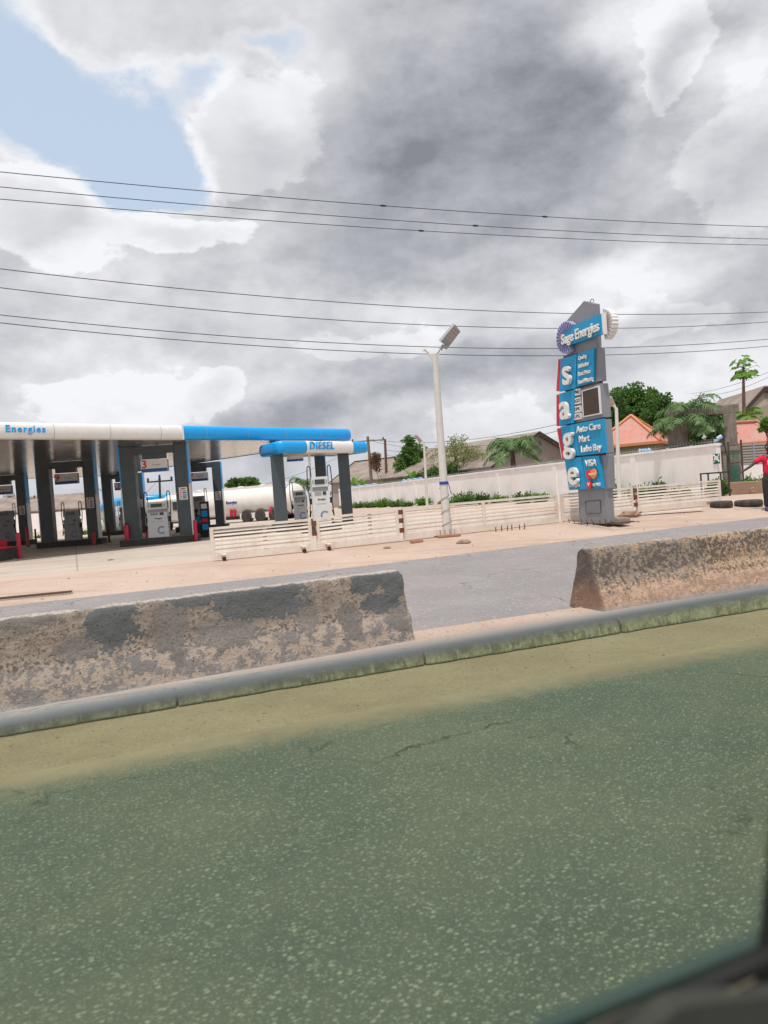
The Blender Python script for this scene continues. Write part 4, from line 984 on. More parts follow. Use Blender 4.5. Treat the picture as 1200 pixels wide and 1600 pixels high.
    tb = text('lettering', 'Sage Energies', .335, frame(ctr + n * .01, rd, Z), M['letter'], bn, .018, .008, sx=1.0)
    tb_len = max(v.co.length for v in tb.data.vertices)
    xs = [ (world_of(bn) @ v.co - ctr).dot(rd.normalized()) for v in tb.data.vertices]; k = rd.length / (max(xs) - min(xs))
    bpy.data.objects.remove(tb)
    text('lettering', 'Sage Energies', .335, frame(ctr + n * .01, rd, Z), M['letter'], bn, .018, .008, sx=k)
    # shell-like fans of fins at both ends of the banner
    def fan(c, a0, a1, r0, r1, nf, th, m1, m2, label):
        f = MB(); g = MB()
        for i in range(nf):
            a = a0 + (a1 - a0) * i / (nf - 1); da = abs(a1 - a0) / (nf - 1) * .5
            def q(r, aa): return c + H * math.cos(aa) * r + Z * math.sin(aa) * r
            f.prism([q(r0, a - da * .93), q(r1, a - da * .93), q(r1 * 1.04, a), q(r1, a + da * .93), q(r0, a + da * .93)], -n * th)
            g.prism([q(r0, a - da * .28) + n * .012, q(r1 * .97, a - da * .28) + n * .012, q(r1 * .97, a + da * .28) + n * .012, q(r0, a + da * .28) + n * .012], -n * .02)
        o = f.build('fan_emblem', m1, t); g.build('fin_stripe', m2, o); return o
    cf = P(883.6, 527.5, .16)
    fan(cf, R(50), R(285), .19, .385, 17, .14, mat('fin_face', None, (.42, .40, .58, 1), .5), mat('fin_stripe', None, (.08, .07, .30, 1), .5), '')
    cb_ = P(938.5, 507.5, -.0) - n * .05
    fan(cb_ , R(-75), R(75), .05, .36, 12, .17, M['white'], mat('fin_pinkish', None, (.60, .50, .48, 1), .5), '')
    b = MB(); c = P(925, 472.5, -.08); b.tube([c + H * .07 * math.cos(a) + Z * (.08 * math.sin(a)) for a in [math.pi * i / 8 for i in range(9)]], .009, 5); b.build('lifting_eye', M['dark'], t)
    # starter bars round the foot and a broken plinth
    b = MB(); c0 = base + S * T / 2
    yw = math.atan2(H.y, H.x)
    z = base.z
    for o_, l_ in ((-.28, 1.9), (.42, 1.7)):
        a = c0 + S * o_; b.tube([a - H * l_ * .55 + Z * .05, a + Z * .035, a + H * l_ * .5 + Z * .05], .011, 5)
    for i in range(9):
        a = c0 + H * (-.95 + i * .24); b.tube([a - S * .35 + Z * .04, a + S * .48 + Z * .045], .009, 5); b.tube([a - S * .28 + Z * .0, a - S * (.28 + .03 * (i % 3)) + Z * (.14 + .02 * (i % 2))], .009, 5)
    b.build('starter_bars', M['rustdark'], t)
    b = MB(); b.box(c0 + S * .28 + H * .1 + Z * .07, (1.2, .35, .16), yw, bev=.04); b.build('plinth', M['plinth'], t)
tower()

# ------------------------------------------------------------------ barrier fence of five welded gates
def fence():
    tops = [(327, 824.5), (489, 810), (624.4, 793.3), (749, 783), (872.5, 772), (990, 761), (1126.5, 749.5)]
    vv = [16.75, 16.55, 16.4, 16.4, 16.45, 16.5, 16.5]
    bots = [877.7, 860, 850, 833, 821, 807, 790]
    T = []; B = []
    for (px, py), v, by in zip(tops, vv, bots):
        T.append(onplane(px, py, V * v, V))
        q = Vector(T[-1]); g = gxy(q.x, q.y) + .04; B.append(Vector((q.x, q.y, g)))
    names = ['leftmost fence gate of cream slats, with two castors and an open left end', 'second fence gate from the left, with rusty hinges at both ends', 'third fence gate, longer, in front of the street lamp foot', 'fence gate passing behind the grey sign tower', 'rightmost fence gate of cream slats, ending beside the tyres']
    spans = [(0, 1), (1, 2), (2, 4), (4, 5), (5, 6)]
    for gi, (i0, i1) in enumerate(spans):
        a, c = B[i0], B[i1]; ta, tc = T[i0], T[i1]
        e = (c - a); e.z = 0; ln = e.length; e.normalize(); nb = Vector((-e.y, e.x, 0))
        g0 = .05 if i0 else 0; g1 = .05
        def pt(u, h, o=0):                        # u metres along, h 0..1 of height
            k = u / ln; lo = a.lerp(c, k); hi = ta.lerp(tc, k); return Vector((lo.x, lo.y, lo.z + (hi.z - lo.z) * h)) + nb * o
        th = thing('fence_gate', (a + c) / 2, names[gi], 'fence gate', 0, 'cream slatted gates closing off the forecourt')
        u0, u1 = g0, ln - g1
        f = MB()
        def bar(u_a, u_b, h_a, h_b, dpt, off=0, mb=None):
            (mb or f).prism([pt(u_a, h_a, off - dpt / 2), pt(u_b, h_a, off - dpt / 2), pt(u_b, h_b, off - dpt / 2), pt(u_a, h_b, off - dpt / 2)], nb * dpt)
        bar(u0, u0 + .075, 0, 1, .06); bar(u1 - .075, u1, 0, 1, .06); bar(u0 + .075, u1 - .075, .925, 1, .056); bar(u0 + .075, u1 - .075, .0, .17, .054)
        if ln > 3.5 or gi == 2: bar(ln / 2 - .04, ln / 2 + .04, .17, .925, .058)
        f.build('frame', M['gate'], th)
        s_ = MB(); hs = [(.825, .885), (.705, .765), (.585, .65), (.46, .54), (.325, .435), (.18, .315)]
        for k, (h0, h1) in enumerate(hs):
            wob = random.uniform(-.006, .006)
            segs = [(u0 + .075, u1 - .075)] if not (ln > 3.5 or gi == 2) else [(u0 + .075, ln / 2 - .04), (ln / 2 + .04, u1 - .075)]
            for ua, ub in segs:
                bend = random.uniform(-.010, .010)
                s_.prism([pt(ua, h0 + wob, -.018), pt(ub, h0 + wob + bend, -.018), pt(ub, h1 + wob + bend, -.006), pt(ua, h1 + wob, -.006)], nb * .022)
        s_.build('slats', M['gate'], th)
        if gi in (0, 1, 4):
            s_ = MB(); uu = ln * (.5 if gi != 1 else .62); bar(uu, uu + .09, .17, .92, .02, .03, s_); s_.build('back_brace', M['gate'], th)
        # rusty hinge plates at the joint on the right (left for the last gate)
        if gi in (0, 1, 3):
            for h in ((.86, .60, .30) if gi != 0 else (.84, .52)):
                hb = MB(); q = pt(ln, h, -.045); hb.box(q, (.105, .035, .11), math.atan2(e.y, e.x)); hb.build('hinge_plate', M['rust'], th)
        if gi in (1, 3): pass
        for u in {0: (.25, 2.0), 1: (.28,), 2: (), 3: (), 4: (ln - .55,)}[gi]:
            q = pt(u, 0, -.16); gg = gxy(q.x, q.y); cb = MB(); cb.box((q.x, q.y, gg + .085), (.075, .02, .13), math.atan2(e.y, e.x)); cb.box((q.x, q.y, gg + .14), (.10, .30, .02), math.atan2(e.y, e.x))
            cs = cb.build('castor', M['gate'], th); wq = MB(); wq.lathe([(.0, -.02), (.045, -.02), (.045, .02), (0, .02)], (q.x, q.y, gg + .045), 12, Matrix((e, Z, -nb)).transposed()); wq.build('wheel', M['rustdark'], cs)
    # rust spots on the end post
    return T, B
FT, FB = fence()
# loose boards and stones by the fence
def box_thing(name, c, d, rz, label, cat, m, grp=None, bev=.006, tilt=0):
    b = MB(); b.box((0, 0, d[2] / 2), d, bev=bev); o = b.build(name, m); o.location = c; o.rotation_euler = (tilt, 0, rz); return tag(o, label, cat, grp)
a, c = ground(965, 808), ground(1098, 799)
box_thing('loose_plank', (a + c) / 2 + Z * .02, ((c - a).length, .16, .05), math.atan2((c - a).y, (c - a).x), 'cream painted board lying on the sand in front of the rightmost gate', 'board', M['gate'])
def stone(px, py, r, lab, m='rock', sq=.6, seed=0, el_=1.0):
    c = ground(px, py); bm = bmesh.new(); bmesh.ops.create_icosphere(bm, subdivisions=3, radius=r)
    for v in bm.verts:
        k = 1 + .35 * noise.noise(v.co * (1.6 / r) + Vector((seed, 0, 0))) + .12 * noise.noise(v.co * (5 / r)); v.co = Vector((v.co.x * k * el_, v.co.y * k * .8, v.co.z * k * sq + r * sq * .6))
    me = bpy.data.meshes.new('stone'); bm.to_mesh(me); bm.free(); me.materials.append(M[m]); me.polygons.foreach_set('use_smooth', [False] * len(me.polygons))
    o = bpy.data.objects.new('stone', me); C.objects.link(o); o.location = c; return tag(o, lab, 'stone', 'loose stones and bricks by the fence')
M['rock'] = paint('brown_stone', (.34, .23, .17, 1), .95, .5, 9)
M['brick'] = paint('dusty_brick', (.42, .22, .13, 1), .95, .5, 9)
stone(984, 808, .20, 'largest stone, resting under the rusty joint right of the tower', sq=.55, seed=2, el_=1.25)
stone(725, 849, .09, 'brown stone on the road edge right of the street lamp', seed=5, el_=1.7)
stone(605, 857, .055, 'small pale stone below the second gate', seed=9, el_=1.5)
stone(173, 876, .05, 'small pale stone alone on the open forecourt apron', seed=4, el_=1.5)
stone(1000, 801, .07, 'small stone just right of the largest one', seed=12)
c = ground(651, 848); box_thing('brick', c, (.30, .12, .06), YAW + .1, 'flat orange brick lying below the third gate', 'brick', M['brick'], 'loose stones and bricks by the fence', .012)
a, c = ground(-6, 938), ground(112, 927)
def ladder():
    t = thing('steel_mesh_strip', (a + c) / 2, 'rusty strip of welded steel mesh lying flat at the far road edge, left', 'steel mesh')
    e = (c - a).normalized(); s_ = Vector((-e.y, e.x, 0)); b = MB(); ln = (c - a).length
    for o in (-.07, .07): b.tube([a + s_ * o + Z * .03, c + s_ * o + Z * .035], .012, 5)
    for i in range(26): q = a + e * ln * i / 25 + Z * .035; b.tube([q - s_ * .10, q + s_ * .10], .010, 5)
    b.build('mesh_bars', M['rustdark'], t)
ladder()
# starter bolts standing in the sand in front of the third gate
def bolts():
    for i, px in enumerate((775, 784, 793, 800, 812, 820)):
        c = ground(px, 831 - (px - 775) * .09); b = MB(); b.tube([(0, 0, -.02), (0, 0, .10 + .02 * (i % 2)), (.01, 0, .12 + .02 * (i % 2))], .012, 6)
        o = b.build('rebar_stub', M['rustdark']); o.location = c; tag(o, 'rusty rebar stub in the short row in the sand between lamp and tower', 'rebar', 'rebar stubs in the sand')
bolts()

# ------------------------------------------------------------------ street lamps
def lamp_main():
    c = ground(699, 838); t = thing('street_lamp', c, 'tall white street lamp with one segmented head and blue tape on its pole', 'street lamp', 0, 'street lamps')
    top = at(679.5, 553, c.y); tp = Vector((c.x, c.y, top.z)); lean = top - tp; lean.z = 0; lean.y = 0
    b = MB(); b.tube([c - Z * .02, c.lerp(top, .5), top], [.105, .088, .068], 14); pl = b.build('pole', M['pole_white'], t)
    k = (top.z - c.z); m = c.lerp(top, (718 - 838) / (553 - 838) if False else .28)
    q = c.lerp(top, .285); b = MB(); b.tube([q, q + Z * .07], .106, 12); b.tube([q + Vector((.1, -.03, .05)), q + Vector((.16, -.05, -.25))], .01, 5); b.build('tape_band', M['navy'], pl)
    b = MB(); 
    for i in range(40):
        a = i * .55; z = -.9 + i * .012 + .9
        qq = c.lerp(top, .02 + i * .0062); b.v or None
        b.tube([qq + Vector((math.cos(a) * .108, math.sin(a) * .108, 0)), c.lerp(top, .02 + (i + 1) * .0062) + Vector((math.cos(a + .55) * .108, math.sin(a + .55) * .108, 0))], .008, 4, caps=False)
    b.build('cable_wrap', M['galv'], pl)
    b = MB(); b.box(c + Z * .02, (.55, .42, .06), .2, bev=.015); b.build('foot_slab', M['brick'], t)
    b = MB()
    for dx in (-.17, -.06, .06, .17): b.tube([c + Vector((dx, -.14, .02)), c + Vector((dx, -.14, .17))], .012, 6)
    b.build('anchor_bolts', M['galv'], t)
    Yc = c.y
    def A(px, py, dy=0): return at(px, py, Yc + dy)
    b = MB(); b.prism([A(667.5, 553, -.03), A(675.5, 562, -.03), A(682, 562, -.03), A(687, 553, -.03)], Vector((0, .06, 0))); b.tube([A(663, 545.5), A(670, 552)], .03, 8); b.tube([A(681, 553), A(686.5, 547)], .035, 8); b.tube([A(660, 549), A(663, 545)], .010, 6); b.build('bracket', M['pole_white'], t)
    hp = [(688, 534), (711, 506.5), (720, 517.5), (700.5, 542), (690, 543.5)]
    # the head is a shallow box: its lit underside faces down towards the road
    near = [at(x, y, Yc - .20) for x, y in ((688.5, 534), (711, 507))]; far = [at(x, y, Yc + .12) for x, y in ((719.8, 518), (701, 542.5))]
    quad = [near[0], near[1], far[0], far[1]]; nn = (quad[1] - quad[0]).cross(quad[2] - quad[0]).normalized()
    if nn.dot(CAM - quad[0]) > 0: nn = -nn
    b = MB(); b.prism(quad, nn * .07); hd = b.build('lamp_head', M['galv'], t)
    for i in range(5):
        k0, k1 = .26 + i * .15, .26 + i * .15 + .125
        l0, l1 = quad[0].lerp(quad[1], k0), quad[0].lerp(quad[1], k1); r0, r1 = quad[3].lerp(quad[2], k0), quad[3].lerp(quad[2], k1)
        ins = .05
        b = MB(); b.prism([l0.lerp(r0, ins), l1.lerp(r1, ins), l1.lerp(r1, 1 - ins), l0.lerp(r0, 1 - ins)], -nn * .012); b.build('led_module', M['ledpanel'], hd)
    b = MB(); b.tube([A(688, 546, -.02), A(692, 541, -.05), A(699, 543, -.02)], .05, 8); b.build('joint', M['galv'], t)
lamp_main()
def lamp(px0, py0, px1, py1, Y, hpts, lab, r=.07):
    c = foot(px0, py0, Y); top = at(px1, py1, Y)
    t = thing('street_lamp', c, lab, 'street lamp', 0, 'street lamps')
    b = MB(); b.tube([c, top], [r, r * .7], 10); b.build('pole', M['pole_white'], t)
    b = MB(); b.prism([at(x, y, Y - .12 + (.5 if i > 1 else 0)) for i, (x, y) in enumerate(hpts)], Vector((0, 0, .07))); b.build('lamp_head', M['ledpanel'], t)
    m = at(sum(x for x, y in hpts) / 4, sum(y for x, y in hpts) / 4, Y)
    b = MB(); b.tube([top - Z * .1, top.lerp(m, .5)], r * .5, 8); b.build('bracket', M['pole_white'], t)
lamp(668, 800, 662.5, 693, 44, [(646.5, 681.5), (651.5, 681), (661, 691), (656, 692.5)], 'distant street lamp with a flat head tilted left, in front of the long white wall', .085)
lamp(967.5, 775, 963, 637, 33, [(950, 622), (956, 621), (962, 635), (951, 636)], 'street lamp standing just right of the sign tower, partly hidden by it', .10)

# ------------------------------------------------------------------ boundary wall
def wline(px):                                     # plan point of the wall under a pixel column
    u = (px - 600) / F; Y = 26.1 / (u + .335); return Vector((u * Y, Y, 0))
def wall():
    w0, w1 = wline(1128), wline(533); zt = 2.74
    e = (w1 - w0).normalized(); nrm = Vector((-e.y, e.x, 0)); 
    if nrm.x > 0: nrm = -nrm
    t = thing('boundary_wall', w0 + Z * gxy(w0.x, w0.y), 'long white painted boundary wall with spikes, running back behind the fence', 'wall')
    ln = (w1 - w0).length; yaw = math.atan2(e.y, e.x)
    b = MB(); zb = .1
    b.box((w0 + w1) / 2 + Z * (zb + zt) / 2, (ln, .22, zt - zb), yaw); b.build('wall_face', M['wall'], t)
    b = MB(); b.box((w0 + w1) / 2 + Z * (zt + .05), (ln + .06, .34, .11), yaw); b.build('coping', M['wall'], t)
    for px in (997, 873, 783, 699, 653, 618, 590, 566):
        q = wline(px); b = MB(); b.box(q + Z * (zb + zt) / 2 + nrm * .03, (.42, .24, zt - zb - .01), yaw); b.build('pilaster', M['wall'], t)
    b = MB(); k = 0; x = .1
    while x < ln:
        q = w0 + e * x - nrm * .08; b.tube([q + Z * (zt + .10), q + Z * (zt + .34)], [.014, .006], 4, caps=False); x += .20 if x < 25 else .4
    b.tube([w0 - nrm * .08 + Z * (zt + .2), w1 - nrm * .08 + Z * (zt + .2)], .012, 4)
    b.build('spikes', M['galv'], t)
    # assembly point board
    q = wline(1119) + nrm * .12; a = at(1118.8, 716.5, q.y)
    s_ = thing('safety_sign', a, 'small green and white assembly point sign at the right end of the white wall', 'sign', math.atan2(-e.y, -e.x))
    rd = -e
    b = MB(); b.box(a + nrm * .01, (.62, .02, .43 * 1.0), yaw); 
    b = MB(); b.prism([onplane(x, y, q + nrm * .02, nrm) for x, y in ((1114, 709.6), (1124, 708.6), (1124.6, 724.2), (1114.6, 725.2))], -nrm * .02); bd = b.build('board', M['greenprint'], s_)
    def g(x, y, o=.028): return onplane(x, y, q + nrm * o, nrm)
    for x in (1117.3, 1119.6, 1121.6):
        b = MB(); b.tube([g(x, 715.5), g(x, 719)], .045, 5); b.disc(g(x, 714), .045, nrm, .004, 10); b.build('figure_mark', M['white'], bd)
    for p_, q_ in (((1115.2, 711), (1116.6, 713)), ((1123.2, 710.4), (1122, 712.4)), ((1115.5, 722.0), (1116.8, 720)), ((1123.6, 721.4), (1122.2, 719.4))):
        b = MB(); b.tube([g(*p_), g(*q_)], .035, 4); b.build('arrow_mark', M['white'], bd)
    # pale blue pipe and sheeting on top of the wall
    for px0, px1, lab in ((550, 592, 'pale blue plastic sheet lying on the far left end of the wall top'), (632, 664, 'pale blue plastic sheet lying on the wall top left of the distant lamp'), (1004, 1022, 'short pale blue sheet on the wall top in front of the first red roof')):
        b = MB(); n_ = 14
        pth = [wline(px0 + (px1 - px0) * i / n_) + Z * (zt + .16 + .05 * math.sin(i * 1.7)) for i in range(n_ + 1)]
        b.tube(pth, [.05 + .05 * abs(math.sin(i * 1.1)) for i in range(n_ + 1)], 8); o = b.build('plastic_sheet', M['bluetarp'], loc=pth[n_ // 2]); tag(o, lab, 'plastic sheet', 'pale blue sheets on the wall')
    b = MB(); q = wline(1127); pth = [wline(1060) + Z * (zt + .14)] + [wline(1085) + Z * (zt + .2), wline(1110) + Z * (zt + .25), q + Z * (zt + .34), q + Vector((.25, -.1, .1 + zt)), q + Vector((.35, -.1, zt - .6)), q + Vector((.32, -.1, zt - 1.1)), q + Vector((.55, -.1, zt - 1.35))]
    b.tube(pth, .035, 6); o = b.build('cable', M['dark'], loc=pth[0]); tag(o, 'black cable lying on the wall top and looping down its right end', 'cable')
    b = MB(); b.tube([q + Z * (zt + .28), q + Z * (zt + .38) + Vector((.2, 0, 0))], .10, 8); o = b.build('pipe_joint', M['bluetarp'], loc=q + Z * (zt + .2)); tag(o, 'light blue pipe end resting on the right end of the wall', 'pipe')
wall()
def far_wall():
    a, c = foot(-60, 840, 92), foot(160, 838, 96); e = (c - a); e.z = 0; e.normalize(); yaw = math.atan2(e.y, e.x)
    mid = (a + c) / 2
    b = MB(); b.box(mid + Z * 1.15, ((c - a).length, .25, 2.3), yaw); o = b.build('boundary_wall', M['wall'], loc=Vector((mid.x, mid.y, .29)))
    tag(o, 'far white wall seen between the columns at the left', 'wall')
    # long low shed behind it
    a, c = foot(-80, 830, 112), foot(150, 830, 118); e = (c - a); e.z = 0; ln = e.length; e.normalize(); nb = Vector((-e.y, e.x, 0)); z0 = .29
    t = thing('long_shed', (a + c) / 2, 'long low shed with a weathered grey sheet roof behind the far wall, left', 'shed')
    b = MB(); b.prism([a + Z * -.2, c + Z * -.2, c + nb * 10 - Z * .2, a + nb * 10 - Z * .2], Z * 3.2); b.build('wall', M['facade'], t)
    b = MB(); r = Z * 2.9; b.prism([a - nb * .6 - e * .5 + Z * 2.8, c - nb * .6 + e * .5 + Z * 2.8, c + nb * 5 + e * .5 + Z * 5.2, a + nb * 5 - e * .5 + Z * 5.2], Z * .12)
    b.prism([a + nb * 10.6 - e * .5 + Z * 2.8, c + nb * 10.6 + e * .5 + Z * 2.8, c + nb * 5 + e * .5 + Z * 5.2, a + nb * 5 - e * .5 + Z * 5.2], Z * .12); b.build('roof', M['oldroof'], t)
far_wall()

# ------------------------------------------------------------------ houses behind the wall
def gable_house(apex_px, Y, far_px, Yf, zr, ze, half, lab, over=.5, name='house', m='facade', rm='oldroof'):
    ap = at(apex_px, 700, Y); fp = at(far_px, 700, Yf); ap.z = fp.z = 0
    e = (fp - ap).normalized(); nb = Vector((-e.y, e.x, 0)); ln = (fp - ap).length
    z0 = gxy(ap.x, ap.y)
    t = thing(name, ap + Z * z0, lab, 'house')
    b = MB(); g = [ap + nb * half - Z * .2, ap - nb * half - Z * .2, ap - nb * half + Z * ze, ap + Z * (zr - .02), ap + nb * half + Z * ze]
    b.prism(g, e * ln); b.build('wall', M[m], t)
    b = MB(); dz = (zr - ze) / half * over
    for q in (-1, 1):
        b.prism([ap - e * over + Z * (zr + .10), ap - e * over + nb * q * (half + over) + Z * (ze - dz + .10), fp + e * over + nb * q * (half + over) + Z * (ze - dz + .10), fp + e * over + Z * (zr + .10)], Z * .09)
    b.build('roof', M[rm], t)
    b = MB()
    for q in (-1, 1):
        b.prism([ap - e * (over + .05) + Z * (zr + .20), ap - e * (over + .05) + nb * q * (half + over) + Z * (ze - dz + .20), ap - e * (over + .05) + nb * q * (half + over) + Z * (ze - dz - .1), ap - e * (over + .05) + Z * (zr - .12)], -e * .04)
    q0 = ap - e * over + nb * (half + over) + Z * (ze - dz + .02); 
    b.build('bargeboard', M['fascia'], t); return t
gable_house(838, 68, 662, 83, 6.08, 3.5, 5.2, 'long house with a faded grey sheet roof and pinkish gable, behind the palm')
def hip_house():
    Y = 84; P_ = lambda px, py, Yq: at(px, py, Yq)
    t = thing('house', foot(590, 760, 104), 'house with a faded hipped sheet roof behind the utility poles, left of the leafy trees', 'house')
    eL, eR = P_(514, 756, 106), P_(645, 748, 98); rL, rR = P_(554, 723, 114), P_(645, 711, 108); bL = P_(520, 745, 124)
    z = eL.z; eR.z = z; bL.z = z; bR = eR + (bL - eL); rR.z = rL.z
    b = MB(); b.prism([eL, eR, rR, rL], Z * .1); b.prism([eL, rL, bL], Z * .1); b.prism([bL, rL, rR, bR], Z * .1); b.build('roof', M['oldroof'], t)
    b = MB(); i = .04; cc = (eL + eR + bL + bR) / 4; q = [v.lerp(cc, .06) for v in (eL, eR, bR, bL)]; b.prism([Vector((v.x, v.y, 0)) for v in q], Z * (z + .1)); b.build('wall', M['facade'], t)
    b = MB(); b.tube([rL + Z * .14, rR + Z * .14], .12, 6); b.tube([eL + Z * .1, rL + Z * .14], .1, 6); b.build('ridge_cap', M['fascia'], t)
hip_house()
def right_house():
    t = thing('house', foot(1200, 700, 66), 'stained grey house with a dark bargeboard at the right edge, above the second red roof', 'house')
    a = at(1148, 650, 62); r = at(1192, 613, 64); r2 = at(1260, 612, 66)
    q = [Vector((a.x, a.y, 0)), Vector((a.x, a.y, a.z)), Vector((r.x, r.y, r.z)), Vector((r2.x, r2.y, r2.z)), Vector((r2.x, r2.y, 0))]
    b = MB(); b.prism(q, Vector((.5, 9, 0))); b.build('wall', M['facade2'], t)
    o = Vector((0, -.35, 0)); b = MB()
    a2 = at(1152, 650, 62) + Vector((-.6, 0, -.55)); b.prism([a2 + o + Z * .0, r + o + Z * .35, r + o + Z * .02, a2 + o - Z * .35], Vector((0, .08, 0))); b.prism([r + o + Z * .35, r2 + o + Z * .35, r2 + o + Z * .02, r + o + Z * .02], Vector((0, .08, 0))); b.build('bargeboard', M['fascia'], t)
    b = MB(); b.prism([a2 + o + Z * .04, r + o + Z * .40, r + Vector((.5, 9.5, .4)), a2 + Vector((.5, 9.5, .04))], Z * .1); b.prism([r + o + Z * .40, r2 + o + Z * .40, r2 + Vector((.5, 9.5, .4)), r + Vector((.5, 9.5, .4))], Z * .1); b.build('roof', M['oldroof'], t)
right_house()
def hut(px, Y, pxl, pxr, pye, pya, rot, lab, nside=4, rid=0.0):
    ap = at(px, pya, Y); c = Vector((ap.x, ap.y, 0)); ze = at((pxl + pxr) / 2, pye, Y).z
    rad = (pxr - pxl) / 2 / F * Y * 1.08; z0 = gxy(c.x, c.y)
    t = thing('garden_pavilion', c + Z * z0, lab, 'pavilion', 0, 'red roofed pavilions behind the wall')
    pts = [c + Vector((math.cos(rot + 2 * math.pi * i / nside) * rad, math.sin(rot + 2 * math.pi * i / nside) * rad, ze)) for i in range(nside)]
    rd = Vector((rid, .2 * rid, 0)); A_, B_ = ap - rd, ap + rd
    b = MB(); edges = []
    for i in range(nside):
        p, q = pts[i], pts[(i + 1) % nside]
        pa = A_ if p.x < c.x else B_; qa = A_ if q.x < c.x else B_
        if (pa - qa).length < .01: b.add([p, q, pa], [(0, 1, 2)]); b.add([p - Z * .1, q - Z * .1, pa - Z * .1], [(2, 1, 0)])
        else: b.add([p, q, qa, pa], [(0, 1, 2, 3)]); b.add([p - Z * .1, q - Z * .1, qa - Z * .1, pa - Z * .1], [(3, 2, 1, 0)])
        edges.append((p, pa))
    b.build('roof', M['redroof'], t)
    b = MB()
    for p, a_ in edges: b.tube([p + Z * .03, a_ + Z * .05], .09, 6)
    if rid: b.tube([A_ + Z * .05, B_ + Z * .05], .09, 6)
    b.build('ridge_cap', M['ridge'] if not rid else M['redroof'], t)
    b = MB()
    for i in range(nside): b.box((pts[i] + pts[(i + 1) % nside]) / 2 - Z * .06, ((pts[i] - pts[(i + 1) % nside]).length, .05, .16), math.atan2((pts[(i + 1) % nside] - pts[i]).y, (pts[(i + 1) % nside] - pts[i]).x))
    b.build('eaves_board', M['ridge'], t)
    b = MB(); q = [c + (p - c) * .78 for p in pts]; b.prism([Vector((v.x, v.y, 0)) for v in q], Z * ze); b.build('wall', M['hutwall'], t)
hut(986, 47, 922, 1057, 695, 650, R(-76), 'first red tiled pavilion roof with orange ridges, right of the sign tower')
hut(1166, 50, 1088, 1236, 694, 660, R(-72), 'second red tiled pavilion roof, behind the concrete gate frame', rid=.8)

def gate_frame():
    Y = 36.5; t = thing('concrete_gateway', foot(1145, 770, Y), 'weathered concrete gateway of two thick columns under a heavy beam', 'gateway')
    zt = at(1150, 632, Y).z; zb = at(1150, 645.5, Y).z
    a, c = at(1041, 640, Y + 1.2), at(1154, 640, Y); a.z = c.z = zb; e = (c - a); e.z = 0; e.normalize(); yaw = math.atan2(e.y, e.x)
    b = MB(); b.box((a + c) / 2 + Z * (zt - zb) / 2, ((c - a).length, .9, zt - zb), yaw, bev=.03); b.build('beam', M['oldconc'], t)
    q = at(1142.5, 700, Y); b = MB(); b.box((q.x, q.y, (zb + 2.42) / 2), (.56, .6, zb - 2.42), yaw, bev=.03); b.box((q.x - .03, q.y, 1.3), (.78, .8, 2.5), yaw, bev=.03); b.box((q.x - .03, q.y, 2.62), (.90, .92, .22), yaw, bev=.03); b.build('column', M['oldconc'], t)
    q = at(1060, 700, Y + 1.1); b = MB(); b.box((q.x, q.y, zb / 2), (.92, .7, zb), yaw, bev=.03); b.build('column', M['oldconc'], t)
gate_frame()
def slat_fence():
    Y = 37; a, c = at(1128, 700, Y), at(1215, 696, Y + 1.5); zt = at(1165, 692.5, Y).z; zb = at(1165, 727, Y).z
    t = thing('slatted_fence', Vector((c.x, c.y, gxy(c.x, c.y))), 'grey horizontal slatted railing on a low white wall, behind the person in red', 'fence')
    e = (c - a); e.z = 0; ln = e.length; e.normalize(); yaw = math.atan2(e.y, e.x); mid = (a + c) / 2
    b = MB(); n_ = 8
    for i in range(n_): z = zb + (zt - zb) * (i + .5) / n_; b.box((mid.x, mid.y, z), (ln, .03, (zt - zb) / n_ * .58), yaw)
    b.build('slats', M['galv'], t)
    for k in (0, .14, .55, 1):
        q = a.lerp(c, k); b = MB(); b.box((q.x, q.y, (zt + zb) / 2), (.08, .08, zt - zb + .1), yaw); b.build('post', M['galv'], t)
    b = MB(); b.box((mid.x, mid.y, (zb + .2) / 2), (ln, .18, zb - .2), yaw); b.build('low_wall', M['wall'], t)
slat_fence()
def mesh_panel():
    Y = 33.5; P_ = lambda px, py: at(px, py, Y)
    t = thing('mesh_screen', foot(1150, 775, Y), 'rusty steel frame hung with green mesh, in front of the concrete column', 'mesh screen')
    b = MB(); z0 = foot(1150, 775, Y).z
    for px, pt_ in ((1137.5, 690), (1157.5, 687)):
        q = P_(px, pt_); b.box((q.x, q.y, (q.z + z0) / 2), (.06, .06, q.z - z0))
    q0, q1 = P_(1137.5, 697), P_(1157.5, 695)
    for dz in (0, -.75, -1.6): b.tube([q0 + Z * dz, q1 + Z * dz], .02, 5)
    b.build('frame', M['rustdark'], t)
    a, c = P_(1138.5, 757), P_(1157, 755); za, zb = P_(1138, 704).z, a.z
    b = MB(); nx, nz = 14, 30
    for i in range(nx + 1): q = a.lerp(c, i / nx); b.box((q.x, q.y + .02, (za + z0) / 2), (.009, .004, za - z0))
    for j in range(nz + 1): z = z0 + (za - z0) * j / nz; m_ = (a + c) / 2; b.box((m_.x, m_.y + .02, z), ((c - a).length, .004, .009))
    b.build('mesh', M['greenmesh'], t)
    b = MB(); zc = P_(1148, 727).z; m_ = (a + c) / 2
    for i in range(40): z = z0 + (zc - z0) * i / 40; b.box((m_.x, m_.y + .035, z), ((c - a).length, .004, .022))
    b.build('shade_net', M['greenmesh'], t)
M['greenmesh'] = paint('green_mesh', (.03, .17, .12, 1), .8, .4, 4)
mesh_panel()
q0, q1 = ground(1142, 774), ground(1200, 771)
e = (q1 - q0); yaw = math.atan2(e.y, e.x)
box_thing('planter_wall', (q0 + q1) / 2 + S * .9 + V * .35, (e.length + 2.2, .5, .50), yaw, 'low tan rendered planter wall behind the person in red', 'planter', M['planter'], bev=.02)
